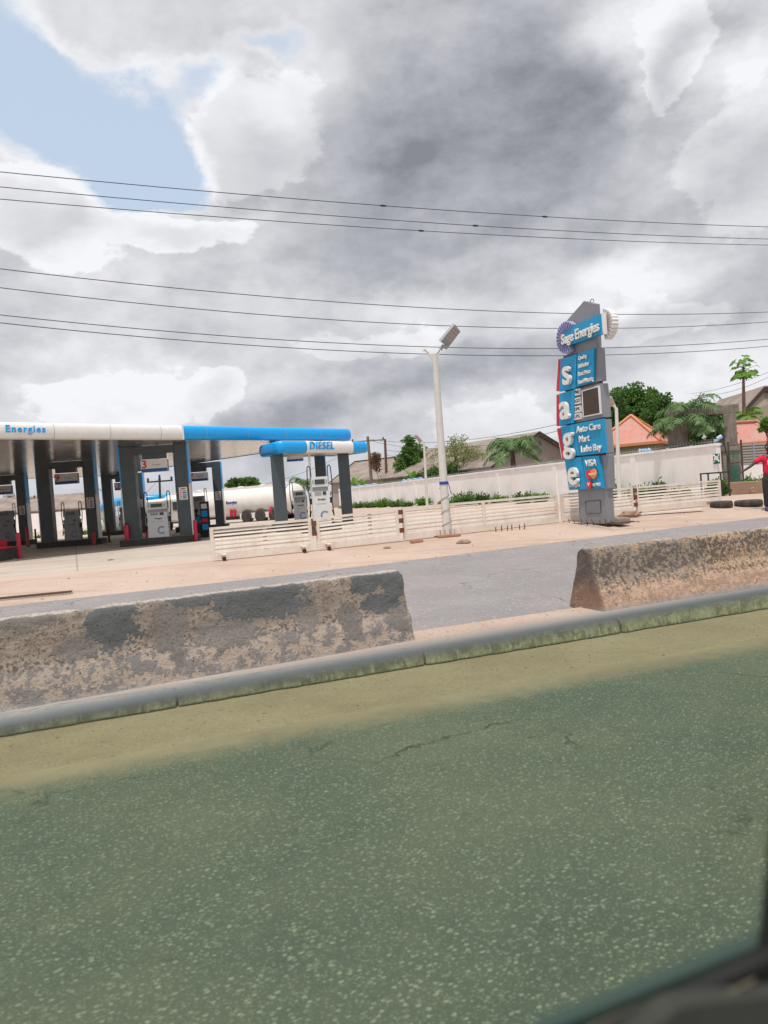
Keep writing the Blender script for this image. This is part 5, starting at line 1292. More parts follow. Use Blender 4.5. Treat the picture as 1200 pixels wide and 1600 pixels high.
stone(1177, 771.5, .17, 'pale stone leaning against the tan planter wall', sq=1.1, seed=3, el_=.7)
def steel_table():
    c = foot(1122, 782, 30.5); t = thing('steel_frame_table', c, 'open black steel table frame right of the white wall sign', 'table frame')
    zt = at(1122, 738.5, 30.5).z; x0, x1 = at(1106, 738, 30.5).x, at(1138, 738, 30.5).x
    b = MB()
    for x in (x0, x1):
        for dy in (0, .7): b.box((x, c.y + dy, (zt + c.z) / 2), (.05, .05, zt - c.z))
    b.build('legs', M['dark'], t)
    b = MB()
    for dy in (0, .7): b.box(((x0 + x1) / 2, c.y + dy, zt), (x1 - x0 + .05, .05, .06)); b.box(((x0 + x1) / 2, c.y + dy, zt - .55), (x1 - x0, .03, .04))
    for x in (x0, x1): b.box((x, c.y + .35, zt - .001), (.05, .70, .056))
    b.build('top_rails', M['dark'], t)
steel_table()
def tyre(px, py, lab, r=.29, w_=.20):
    c = ground(px, py) + V * .3; t = thing('tyre', c + Z * .0, lab, 'tyre', YAW * .3, 'old tyres lying in a row on the sand')
    pr = [(r * .58, .02), (r * .75, -.0), (r * .93, .01), (r, .05), (r * 1.01, w_ / 2), (r, w_ - .05), (r * .93, w_ - .01), (r * .75, w_), (r * .58, w_ - .02), (r * .60, w_ / 2)]
    b = MB(); b.lathe(pr + [pr[0]], (0, 0, 0), 30); b.build('carcass', M['tyre'], t, local=True)
tyre(1141, 794, 'old tyre lying flat beside the end of the rightmost gate')
tyre(1184, 792, 'wider old tyre lying flat at the feet of the person in red', .36)

# ------------------------------------------------------------------ poles and wires
def util_pole(px0, py0, px1, py1, Y, r, lab, arm=True, m='wood'):
    c = foot(px0, py0, Y); top = at(px1, py1, Y); t = thing('utility_pole', c, lab, 'utility pole', 0, 'utility poles')
    b = MB(); b.tube([c, top], [r, r * .75], 10); b.build('pole', M[m], t)
    if arm:
        q = top - Z * .5; w_ = arm; b = MB(); b.box(q, (w_, .12, .12)); a = b.build('cross_arm', M[m], t)
        for x in (-w_ * .46, 0, w_ * .46):
            b = MB(); b.lathe([(.05, 0), (.11, .06), (.06, .12), (.11, .18), (.06, .24), (.0, .28)], q + Vector((x, 0, .06)), 8); b.build('insulator', M['dark'], a)
    return top
t1 = util_pole(581.5, 762, 574.5, 682, 88, .2, 'leaning grey utility pole with a cross arm, right of the diesel canopy', 3.8)
util_pole(603.5, 760, 601.5, 686, 82, .17, 'bare brown pole between the grey utility pole and the dark tree', False, 'redwood')
t3 = util_pole(49, 842, 43, 772, 84, .2, 'pale utility pole rising behind the far left wall', 1.6)
t4 = util_pole(253, 840, 249, 742, 60, .11, 'dark utility pole seen above the white pump', 2.0, 'dark')
def mast():
    c = foot(20, 840, 150); top = at(14, 772, 150); t = thing('lattice_mast', c, 'distant lattice antenna mast at the far left', 'mast')
    b = MB(); n_ = 16; h = top.z - c.z
    for i in range(4):
        dx, dy = (-1, 1)[i % 2], (-1, 1)[i // 2]; b.tube([c + Vector((dx * 1.4, dy * 1.4, 0)), top + Vector((dx * .7, dy * .7, 0))], .09, 5)
    for j in range(n_):
        z0, z1 = j / n_, (j + 1) / n_; w0, w1 = 1.4 - .7 * z0, 1.4 - .7 * z1; a, c2 = c.lerp(top, z0), c.lerp(top, z1)
        b.tube([a + Vector((-w0, -w0, 0)), c2 + Vector((w1, -w1, 0))], .06, 4); b.tube([a + Vector((w0, -w0, 0)), c2 + Vector((-w1, -w1, 0))], .06, 4); b.tube([a + Vector((-w0, -w0, 0)), a + Vector((w0, -w0, 0))], .06, 4)
    b.build('lattice', M['galv'], t)
    b = MB(); 
    for z, r in ((.5, .9), (.82, .8), (.95, .7)): q = c.lerp(top, z) + Vector((.9, -1.2, 0)); b.disc(q, r, (0, -1, 0), .4, 16)
    b.build('antenna_dish', M['galv'], t)
mast()
def lamp_small():
    c = foot(163, 842, 70); top = at(153, 763, 70); t = thing('street_lamp', c, 'thin lamp seen between the columns under signs 9 and 13', 'street lamp', 0, 'street lamps')
    b = MB(); b.tube([c + Vector((1.2, 0, 0)), top + Vector((1.4, 0, -1.0))], .06, 6); b.tube([top + Vector((1.4, 0, -1.0)), top + Vector((.35, 0, .0))], .05, 6); b.build('pole', M['galv'], t)
    b = MB(); b.box(top, (.9, .25, .12), M=Matrix.Rotation(R(38), 3, 'Y'), bev=.03); b.build('lamp_head', M['galv'], t)
lamp_small()
def wires():
    # (v, pixel heights at columns 0 / 600 / 1200, splices)
    rows = [(17.9, 268.5, 321.5, 354.5, 'topmost'), (18.5, 292, 343, 373.5, 'second from the top'), (19.1, 311, 357, 383, 'third from the top'),
            (18.0, 420, 477, 487.5, 'fourth from the top'), (18.3, 449.5, 504.5, 503, 'fifth from the top'), (18.0, 492, 539.5, 530, 'sixth from the top'), (18.3, 504.5, 551, 541, 'seventh, lowest of the thick row')]
    for i, (v, y0, y1, y2, nm) in enumerate(rows):
        P3_ = [onplane(x, y, V * v, V) for x, y in ((0, y0), (600, y1), (1200, y2))]
        s3 = [p.dot(S) for p in P3_]; z3 = [p.z for p in P3_]
        def zq(s_):
            r_ = 0
            for a in range(3):
                l_ = 1
                for c in range(3):
                    if c != a: l_ *= (s_ - s3[c]) / (s3[a] - s3[c])
                r_ += z3[a] * l_
            return r_
        b = MB(); pts = []
        s_lo, s_hi = s3[0] - 9, s3[2] + 12
        for k in range(81):
            s_ = s_lo + (s_hi - s_lo) * k / 80; pts.append(sv(s_, v, zq(s_)))
        b.tube(pts, .0095, 5); mid = pts[40]; t = thing('power_line', mid, 'overhead power line across the sky, ' + nm, 'power line', 0, 'overhead power lines'); b.build('conductor', M['wire'], t)
        if i < 3:
            for k in ((33, 42), (38,), (35, 70))[i]:
                b = MB(); q = pts[k]; d = (pts[k + 1] - q).normalized(); b.tube([q - d * .10, q - d * .04, q + d * .04, q + d * .10], [.012, .030, .026, .012], 6); b.build('splice', M['dark'], t)
wires()
def thin_wire(a, c, sag, r, lab):
    b = MB(); b.tube([a.lerp(c, k / 20) - Z * sag * 4 * (k / 20) * (1 - k / 20) for k in range(21)], r, 4); o = b.build('service_wire', M['wire'], loc=a); tag(o, lab, 'wire', 'thin service wires')
thin_wire(at(1080, 615, 60), at(1230, 568, 45), .3, .012, 'thin wire slanting up to the right behind the papaya tree, upper one')
thin_wire(at(1085, 618, 60), at(1230, 573, 45), .5, .012, 'thin wire slanting up to the right behind the papaya tree, lower one')
thin_wire(at(577, 686, 88), at(905, 655, 52), .9, .018, 'thin wire from the grey utility pole towards the sign tower, upper one')
thin_wire(at(574, 687, 88), at(905, 664, 52), 1.3, .018, 'thin wire from the grey utility pole towards the sign tower, lower one')
thin_wire(at(575, 686, 88), at(300, 775, 60), 1.2, .016, 'thin wire from the grey utility pole down over the tanker')
thin_wire(at(603, 703, 82), at(700, 699, 72), .3, .016, 'thin wire in front of the dark leafy tree, upper one')
thin_wire(at(603, 711, 82), at(700, 712, 72), .3, .016, 'thin wire in front of the dark leafy tree, lower one')
thin_wire(at(250, 746, 60), at(160, 800, 70), .8, .014, 'thin wire from the dark pole to the blue canopy')
thin_wire(at(43, 780, 84), at(-20, 800, 84), .5, .02, 'thin wire at the far left behind the columns')
# ------------------------------------------------------------------ vegetation
def rvec(): 
    while True:
        v = Vector((random.uniform(-1, 1), random.uniform(-1, 1), random.uniform(-1, 1)))
        if .05 < v.length <= 1: return v
def leaf(mb, p, ln, wd, d=None, up=None):
    d = (d or rvec()).normalized(); s_ = d.cross(up or rvec())
    if s_.length < .01: s_ = d.cross(Vector((.3, .5, .8)))
    s_ = s_.normalized() * wd; n = d.cross(s_).normalized() * wd * .35
    mb.add([p, p + d * ln * .5 + s_ * .5 + n, p + d * ln, p + d * ln * .5 - s_ * .5 + n], [(0, 1, 2), (0, 2, 3)])
def crown(mb, c, rx, ry, rz, clumps, per, lsz, jit=.25, shape=None, inner=.55):
    """leaves in many clumps that sit on and inside an uneven ellipsoid"""
    cs = []
    for i in range(clumps):
        v = rvec().normalized() * random.uniform(inner, 1.0)
        if shape: v = shape(v)
        k = 1 + .5 * noise.noise(v * 2.6 + c * .3)
        q = c + Vector((v.x * rx * k, v.y * ry * k, v.z * rz * k)); cs.append(q); r = jit * random.uniform(.6, 1.3) * (rx + rz) / 2
        for j in range(per):
            o = rvec() * r; p = q + Vector((o.x, o.y, o.z * .75)); leaf(mb, p, lsz * random.uniform(.7, 1.4), lsz * random.uniform(.4, .75), (o + Vector((0, 0, -.15 * r)) + rvec() * r * .8))
    return cs
def tree(px, py_foot, Y, zbase, cpx, cpy, Yc, rxp, rzp, lab, lm, clumps=60, per=60, lsz=.28, trunk=.16, name='tree', cat='tree', shape=None, jit=.25, group=None, limbs=9):
    c = foot(px, py_foot, Y); cc = at(cpx, cpy, Yc); rx, rz = rxp / F * Yc, rzp / F * Yc
    t = thing(name, c, lab, cat, 0, group)
    b = MB(); cs = crown(b, cc, rx, rx * .9, rz, clumps, per, lsz, jit, shape); b.build('crown', M[lm], t)
    b = MB(); fork = c.lerp(Vector((cc.x, cc.y, cc.z - rz * .55)), .9); b.tube([c - Z * .1, c.lerp(fork, .5) + Vector((.08, 0, 0)), fork], [trunk, trunk * .8, trunk * .6], 8)
    for q in random.sample(cs, min(limbs, len(cs))):
        b.tube([fork - Z * .2, fork.lerp(q, .5) + rvec() * .2 + Z * .1, q], [trunk * .5, trunk * .3, trunk * .1], 5, caps=False)
    b.build('trunk', M['bark'], t); return t
def palm(px, pyf, Y, cpx, cpy, flen, nf, lab, droop=1.0, thick=.16, lw=.055, seed=1, up=(.2, 1.1), nl=26, llen=.55, side=None, trunks=1, lm='palmleaf'):
    random.seed(seed); c = foot(px, pyf, Y); top = at(cpx, cpy, Y); t = thing('palm_tree', c, lab, 'palm')
    b = MB()
    for k in range(trunks):
        o = Vector(((k - (trunks - 1) / 2) * .45, .1 * k, 0)); b.tube([c + o, c.lerp(top, .5) + o * .6 + Vector((.05, 0, 0)), top + o * .3], [thick, thick * .75, thick * .6], 10)
        for j in range(14): q = (c + o).lerp(top + o * .3, (j + .5) / 14); b.tube([q - Z * .02, q + Z * .02], thick * (1.12 - .35 * j / 14), 10, caps=False)
    b.build('trunk', M['bark'], t)
    b = MB(); rs = MB()
    for i in range(nf):
        a = 2 * math.pi * (i * .382 + random.uniform(-.04, .04)); e0 = random.uniform(*up) * (1 if i % 3 else 1.1); L_ = flen * random.uniform(.82, 1.1)
        d = Vector((math.cos(a), math.sin(a), 0)); p = Vector(top); pts = [p.copy()]; el = e0; n_ = 12
        for k in range(n_):
            p = p + (d * math.cos(el) + Z * math.sin(el)) * (L_ / n_); pts.append(p.copy()); el -= droop * (e0 + 1.0) / n_ * (.6 + .8 * k / n_)
        rs.tube(pts, [.028 * (1 - .8 * k / n_) for k in range(n_ + 1)], 5, caps=False)
        sd = d.cross(Z).normalized()
        for k in range(nl * 2):
            f = .14 + .86 * (k // 2) / nl; s_ = 1 if k % 2 else -1; idx = min(n_ - 1, int(f * n_)); q = pts[idx].lerp(pts[idx + 1], f * n_ - idx); tg = (pts[idx + 1] - pts[idx]).normalized()
            ll = llen * flen / 2 * (math.sin(math.pi * min(1, f * .82 + .16)) ** .6) * random.uniform(.85, 1.15)
            dr = (sd * s_ * .9 + tg * .65 + Z * random.uniform(-.55, .25)).normalized(); wv = tg.cross(dr).cross(dr).normalized() * lw * .5
            m_ = q + dr * ll * .5; e_ = q + dr * ll - Z * ll * random.uniform(.10, .45)
            b.add([q - wv, q + wv, m_ + wv, m_ - wv, e_], [(0, 1, 2, 3), (3, 2, 4)])
    b.build('fronds', M[lm], t); rs.build('frond_ribs', M['leafpale'], t); return t

palm(801, 745, 57, 801, 706, 2.9, 22, 'feathery green palm in front of the pinkish gable, behind the wall', 1.25, .13, .055, 5, (.1, 1.4), 34, .6, trunks=2)
palm(1072, 760, 37.5, 1074, 655, 2.15, 30, 'bushy drooping palm beside the concrete gateway, between the red roofs', 1.05, .16, .045, 11, (-.2, 1.5), 34, .6)
random.seed(21)
cone = lambda v: Vector((v.x * (1 - .45 * max(0, v.z)), v.y * (1 - .45 * max(0, v.z)), v.z))
tree(647, 770, 80, 0, 645, 721, 80, 25, 33, 'dark green dense leafy tree behind the wall, left of the street lamp', 'leaf', 110, 42, .40, .2, shape=cone, jit=.16)
tree(704, 770, 70, 0, 716, 722, 70, 42, 40, 'pale yellow green wispy tree behind the white street lamp pole', 'leafpale', 150, 34, .17, .14, jit=.18, limbs=26)
tree(704, 775, 69, 0, 696, 745, 69, 36, 15, 'dark low bushes along the wall top behind the street lamp', 'leafdark', 60, 50, .28, .10, name='bush', cat='bush')
tree(596, 770, 88, 0, 587, 721, 88, 7, 14, 'dead brown bushy tuft between the two utility poles', 'deadleaf', 30, 60, .20, .05, name='dead_shrub', cat='shrub', jit=.35)
tree(985, 770, 66, 0, 990, 640, 66, 44, 38, 'broad dark green tree behind the first red roof', 'leaf', 170, 46, .30, .3, jit=.14)
tree(960, 770, 60, 0, 962, 668, 60, 20, 46, 'dark green foliage between the sign tower and first red roof', 'leafdark', 60, 60, .32, .2)
tree(1030, 770, 60, 0, 1034, 662, 58, 24, 42, 'dark foliage between the first red roof and the gateway', 'leafdark', 70, 60, .30, .2)
tree(1105, 770, 52, 0, 1104, 667, 48, 32, 30, 'long leaved green shrub with white flowers under the gateway beam', 'leaf', 80, 55, .34, .14, name='flowering_shrub', cat='shrub')
b = MB()
for i in range(10):
    q = at(random.choice([1118, 1098, 1120, 1108, 1112]) + random.uniform(-3, 3), random.uniform(646, 690), 45.8)
    for k in range(7): leaf(b, q + rvec() * .12, .14, .12)
b.build('blossoms', M['flower'], bpy.data.objects['flowering_shrub'])
tree(1195, 770, 46, 0, 1199, 664, 46, 9, 11, 'small green shrub at the right edge beside the second red roof', 'leafbright', 18, 40, .2, .05, name='bush', cat='bush')
tree(368, 830, 130, 0, 376, 757, 130, 22, 4.5, 'distant line of tree tops above the tanker', 'leafdark', 40, 50, .8, .3)
palm(478, 800, 60, 474, 757, 1.6, 13, 'small palm between the diesel canopy columns, behind the white pumps', 1.2, .10, .075, 9, (.1, 1.2), 18, .6)
def papaya():
    random.seed(4); c = foot(1164, 770, 52); top = at(1161.5, 573, 52); t = thing('papaya_tree', c, 'slender papaya tree with a flat tuft of lobed leaves high above the roofs', 'papaya tree')
    b = MB(); b.tube([c, c.lerp(top, .4) + Vector((.06, 0, 0)), c.lerp(top, .75), top], [.17, .14, .11, .07], 10); b.build('trunk', M['papayabark'], t)
    b = MB(); st = MB()
    def lobed(p, d, sz, fall):
        d = d.normalized(); s_ = d.cross(Z).normalized(); dn = (d * math.cos(fall) - Z * math.sin(fall)).normalized()
        for k in range(7):
            a = R(-105 + 35 * k); v = (dn * math.cos(a) + s_ * math.sin(a)).normalized(); l_ = sz * (1 - .25 * abs(k - 3) / 3); w_ = v.cross(dn.cross(s_)).normalized() * sz * .17
            tip = p + v * l_ - Z * sz * .12; m1 = p + v * l_ * .55
            b.add([p, m1 + w_, p + v * l_ * .72 + w_ * 1.5 - Z * .03, tip, p + v * l_ * .72 - w_ * 1.5 - Z * .03, m1 - w_], [(0, 1, 2, 3, 4, 5)])
    for i in range(24):
        a = i * 2.4; e_ = random.uniform(-.95, .8) if i > 2 else 1.2; L_ = random.uniform(.55, .95); d = Vector((math.cos(a), math.sin(a), 0)); o = top - Z * random.uniform(0, .35)
        p = o + (d * math.cos(e_) + Z * math.sin(e_)) * L_; st.tube([o, o.lerp(p, .5) + Z * .05, p], [.02, .015, .01], 4, caps=False); lobed(p, d, random.uniform(.30, .46), random.uniform(.2, 1.2))
    for i in range(14):
        o = top - Z * random.uniform(.25, .5); a = i * 1.1; lobed(o + Vector((math.cos(a), math.sin(a), 0)) * .22 - Vector((.25, 0, 0)), Vector((math.cos(a), math.sin(a), 0)), .34, 1.3)
    q = at(1166, 650, 51.5)
    for i in range(26):
        a = i * 2.4; e_ = random.uniform(-.3, .7); d = Vector((math.cos(a), math.sin(a), 0)); p = q + (d * math.cos(e_) + Z * math.sin(e_)) * random.uniform(.3, 1.1); st.tube([q - Z * .5, p], .012, 4, caps=False); lobed(p, d, .4, .5)
    b.build('leaves', M['leafbright'], t); st.build('leaf_stalks', M['leafbright'], t)
papaya()
def banana(px, pyf, Y, top_py, lab, n_=7, seed=0):
    random.seed(seed); c = foot(px, pyf, Y); h = at(px, top_py, Y).z - c.z; t = thing('banana_plant', c, lab, 'banana plant', 0, 'banana plants behind the wall')
    b = MB(); b.tube([c, c + Z * h * .6], [.13, .08], 8); b.build('stem', M['leafbright'], t); b = MB()
    for i in range(n_):
        a = i * 2.4; d = Vector((math.cos(a), math.sin(a), 0)); e_ = random.uniform(.75, 1.35); p = c + Z * h * .55; pts = [p]; L_ = h * .5
        for k in range(7): p = p + (d * math.cos(e_) + Z * math.sin(e_)) * L_ / 7; e_ -= .16; pts.append(p)
        s_ = d.cross(Z)
        for k in range(7):
            w0, w1 = [.22 * math.sin(math.pi * min(.97, (j + .4) / 7.6)) ** .7 for j in (k, k + 1)]
            b.add([pts[k] - s_ * w0 + Z * .04, pts[k], pts[k + 1], pts[k + 1] - s_ * w1 + Z * .04], [(0, 1, 2, 3)]); b.add([pts[k], pts[k] + s_ * w0 + Z * .04, pts[k + 1] + s_ * w1 + Z * .04, pts[k + 1]], [(0, 1, 2, 3)])
    b.build('leaves', M['leafbright'], t)
banana(554, 780, 95, 733, 'bright banana plant just right of the right diesel column', seed=3)
banana(567, 785, 92, 744, 'lower banana plant standing second from the diesel column', seed=5, n_=6)
banana(648, 785, 74, 724, 'banana plant in front of the dark leafy tree behind the wall', seed=6)
banana(855, 765, 50, 710, 'small yellowish banana plant on the wall line between palm and sign tower', seed=8, n_=5)
# big grassy reed clump behind the wall and shrubs in front of it
def spiky(px, pyf, Y, wpx, top_py, lab, lm='leaf', n_=240, seed=0, name='shrub', blade=.05, group='shrubs along the foot of the white wall', leafy=.5, loc=None):
    random.seed(seed * 7 + 3); c = loc or foot(px, pyf, Y); h = at(px, top_py, Y).z - c.z; r = wpx / F * Y / 2; t = thing(name, c, lab, 'shrub', 0, group)
    b = MB(); st = MB()
    for i in range(n_):
        a = random.uniform(0, 6.283); rr = r * math.sqrt(random.random()); base = c + Vector((math.cos(a) * rr * .55, math.sin(a) * rr * .35, 0)); hh = h * random.uniform(.35, 1.0) * (1 - .45 * (rr / r) ** 2)
        d = Vector((math.cos(a) * rr * .55, math.sin(a) * rr * .4, hh)); mid = base + d * .6; tip = base + d + Vector((math.cos(a) * .12, math.sin(a) * .12, -.08 * h))
        if i % 3 == 0: st.tube([base, mid, tip], [.010, .008, .004], 3, caps=False)
        if random.random() < leafy:
            for k in range(7):
                q = base.lerp(tip, random.uniform(.15, 1)); leaf(b, q, random.uniform(.12, .22) * (1 + h * .25), random.uniform(.05, .09) * (1 + h * .2), rvec() + Z * .5)
        else:
            s_ = d.cross(rvec()).normalized() * blade; b.add([base - s_ * .4, base + s_ * .4, mid + s_, mid - s_, tip], [(0, 1, 2, 3), (3, 2, 4)])
    b.build('foliage', M[lm], t); st.build('stems', M[lm], t); return t
def at_wall(px, off): 
    q = wline(px); return q + Vector((-off * .95, -off * .3, 0))
def shrub_wall(px, wpx, top_py, lab, lm, n_, seed, off=.9, leafy=.6):
    q = at_wall(px, off); q.z = gxy(q.x, q.y); spiky(px, 0, q.y, wpx, top_py, lab, lm, n_, seed, loc=q, leafy=leafy)
spiky(612, 790, 83, 44, 727, 'large rounded feathery green clump behind the wall, right of the dead tuft', 'leaf', 700, 1, 'feathery_shrub', .05, 'large clumps behind the wall', .4)
spiky(636, 790, 77, 34, 735, 'second feathery green clump behind the wall, below the dark leafy tree', 'leaf', 420, 2, 'feathery_shrub', .05, 'large clumps behind the wall', .4)
specs = [(556, 26, 785, 'low green shrub at the wall foot beside the right diesel column', 'leaf'), (574, 24, 780, 'second shrub from the diesel column, low and dense', 'leaf'), (594, 26, 779, 'third shrub from the diesel column, low and rounded', 'leaf'),
         (612, 24, 773, 'tallest spiky shrub at the wall foot left of the distant lamp', 'leafbright'), (634, 26, 776, 'shrub at the wall foot just left of the distant lamp', 'leaf'), (652, 18, 781, 'small shrub at the foot of the distant lamp', 'leaf'),
         (678, 22, 770, 'shrub between the distant lamp and the tall street lamp', 'leafbright'), (712, 18, 779, 'straggly low shrub just right of the tall street lamp', 'leafpale'), (742, 44, 760, 'widest bright shrub at the wall foot right of the tall street lamp', 'leaf'),
         (773, 20, 762, 'dark spiky shrub right of the widest bright one', 'leafdark'), (800, 24, 768, 'low bright shrub below the palm', 'leafbright'), (838, 30, 762, 'shrub at the wall foot, second left of the sign tower', 'leaf'),
         (866, 22, 765, 'shrub nearest the left side of the sign tower', 'leafbright'), (975, 30, 742, 'spiky shrub just right of the sign tower', 'leafdark'), (1022, 30, 748, 'bright low shrub at the wall foot above the rusty joint', 'leafbright'),
         (1052, 22, 742, 'dark spiky shrub in the middle of the right wall length', 'leafdark'), (1090, 24, 758, 'lowest dry shrub near the green sign', 'leafpale')]
for i, (px, wpx, tp, lab, lm) in enumerate(specs): shrub_wall(px, wpx, tp, lab, lm, 150, i + 10)
spiky(1123, 795, 31.6, 26, 742, 'leafy green plants growing inside the black table frame', 'leaf', 260, 40, 'shrub', .03, 'plants round the gateway')
spiky(1150, 780, 35.6, 30, 742, 'green grassy plants behind the green mesh', 'leafbright', 260, 41, 'shrub', .03, 'plants round the gateway', .3)
spiky(1178, 780, 35.6, 38, 738, 'green grassy plants in the tan planter behind the person in red', 'leafbright', 320, 42, 'shrub', .03, 'plants round the gateway', .3)
# grass behind the far columns at the left
spiky(62, 842, 60, 16, 836, 'tuft of grass between the first and second portals from the left', 'leafbright', 120, 50, 'grass_tuft', .05, 'grass tufts at the far wall', .2)
spiky(130, 842, 60, 16, 829, 'tuft of grass right of the pump under sign 9', 'leafbright', 120, 51, 'grass_tuft', .05, 'grass tufts at the far wall', .2)

# ------------------------------------------------------------------ people
def skin_mesh(name, joints, edges, mt, parent, sub=2, root=0):
    """joints: list of (co, radius[x,y]) in the parent's local space"""
    me = bpy.data.meshes.new(name); me.from_pydata([j[0] for j in joints], edges, []); o = bpy.data.objects.new(name, me); C.objects.link(o)
    m = o.modifiers.new('s', 'SKIN'); me.skin_vertices or None
    if not me.skin_vertices:
        bpy.context.view_layer.objects.active = o
    for i, j in enumerate(joints):
        r = j[1]; me.skin_vertices[0].data[i].radius = r if isinstance(r, tuple) else (r, r)
    me.skin_vertices[0].data[root].use_root = True
    m.use_smooth_shade = True; s_ = o.modifiers.new('d', 'SUBSURF'); s_.levels = sub; s_.render_levels = sub
    bpy.context.view_layer.update(); dg = bpy.context.evaluated_depsgraph_get()
    nm = bpy.data.meshes.new_from_object(o.evaluated_get(dg), depsgraph=dg); bpy.data.objects.remove(o)
    for p in nm.polygons: p.use_smooth = True
    nm.materials.clear(); nm.materials.append(mt); n2 = bpy.data.objects.new(name, nm); C.objects.link(n2); n2.parent = parent; return n2
def chain(base, n): return [(base + i, base + i + 1) for i in range(n - 1)]
def hand(J, E, wrist_i, w, d, side, up):
    """five-fingered relaxed hand growing from joint wrist_i; d = direction of the fingers, side = thumb side, up = back of the hand"""
    w = Vector(w); d = Vector(d).normalized(); side = Vector(side).normalized(); up = Vector(up).normalized()
    palm_c = w + d * .05; i0 = len(J); J.append((tuple(palm_c), (.036, .016))); E.append((wrist_i, i0))
    kn = w + d * .092
    for k, (o, l_) in enumerate(((.030, .072), (.010, .082), (-.010, .076), (-.028, .060))):
        i = len(J); a = kn + side * o; J.append((tuple(a), .0105)); E.append((i0, i)); b_ = a + d * l_ * .5 - up * .010; c_ = b_ + d * l_ * .45 - up * .024
        J.append((tuple(b_), .0092)); J.append((tuple(c_), .0078)); E.append((i, i + 1)); E.append((i + 1, i + 2))
    i = len(J); a = w + d * .040 + side * .040; J.append((tuple(a), .0125)); E.append((i0, i)); b_ = a + d * .035 + side * .022 - up * .008; J.append((tuple(b_), .0105)); c_ = b_ + d * .032 + side * .004; J.append((tuple(c_), .0085)); E.append((i, i + 1)); E.append((i + 1, i + 2))
def head_parts(t, body, hc, face, r=.105):
    """hc: head centre (local); face: unit direction the face looks"""
    face = Vector(face).normalized(); sd = face.cross(Z).normalized()
    bm = bmesh.new(); bmesh.ops.create_uvsphere(bm, u_segments=24, v_segments=16, radius=1)
    Mh = Matrix((sd, face, Z)).transposed()
    def prof(v):
        x, y, z = v; 
        sx, sy, sz = .076, .096, .118
        k = 1 - .24 * max(0, -z) ** 1.5
        yy = y * sy * (k if y < 0 else 1 - .12 * max(0, -z)); xx = x * sx * k
        if y > .3: 
            yy += .020 * math.exp(-((x / .14) ** 2 + ((z + .12) / .22) ** 2))         # nose
            yy -= .010 * (math.exp(-(((x - .40) / .2) ** 2 + ((z - .10) / .14) ** 2)) + math.exp(-(((x + .40) / .2) ** 2 + ((z - .10) / .14) ** 2)))  # eye sockets
            yy += .008 * math.exp(-((x / .32) ** 2 + ((z + .48) / .09) ** 2)) + .008 * math.exp(-((x / .3) ** 2 + ((z + .82) / .14) ** 2))
        return Vector((xx, yy, z * sz))
    for v in bm.verts: v.co = Vector(hc) + Mh @ prof(v.co)
    me = bpy.data.meshes.new('head'); bm.to_mesh(me); bm.free(); me.materials.append(M['skin'])
    for p in me.polygons: p.use_smooth = True
    # the head joins the body mesh so that the figure stays one surface
    bm = bmesh.new(); bm.from_mesh(body.data); bm.from_mesh(me)
    for s_ in (-1, 1):
        e = bmesh.ops.create_uvsphere(bm, u_segments=10, v_segments=8, radius=1)['verts']
        for v in e: v.co = Vector(hc) + Mh @ Vector((s_ * .078 + v.co.x * .010, -.005 + v.co.y * .018, .005 + v.co.z * .030))
    bm.to_mesh(body.data); bm.free(); bpy.data.meshes.remove(me)
    for p in body.data.polygons: p.use_smooth = True
    b = MB()
    for s_ in (-1, 1): b.lathe([(0, -.010), (.009, -.006), (.012, 0), (.009, .006), (0, .010)], Vector(hc) + Mh @ Vector((s_ * .031, .083, .013)), 10)
    b.build('eyes', M['white'], t, local=True)
    b = MB(); b.tube([Vector(hc) + Mh @ Vector((x, .092 - abs(x) * .35, -.057)) for x in (-.026, -.012, 0, .012, .026)], [.003, .006, .007, .006, .003], 6); b.build('mouth', mat('lips', None, (.09, .03, .025, 1), .5), t, local=True)
    bm = bmesh.new(); bmesh.ops.create_uvsphere(bm, u_segments=24, v_segments=16, radius=1)
    dl = []
    for v in bm.verts:
        x, y, z = v.co; keep = z > .28 + (.22 if y > .35 else -.55 if y < 0 else 0); v.co = Vector(hc) + Mh @ (prof(v.co) * 1.045 + Vector((0, 0, .002)))
        if not keep: dl.append(v)
    bmesh.ops.delete(bm, geom=dl, context='VERTS'); me = bpy.data.meshes.new('hair'); bm.to_mesh(me); bm.free(); me.materials.append(M['hair']); o = bpy.data.objects.new('hair', me); C.objects.link(o); o.parent = t
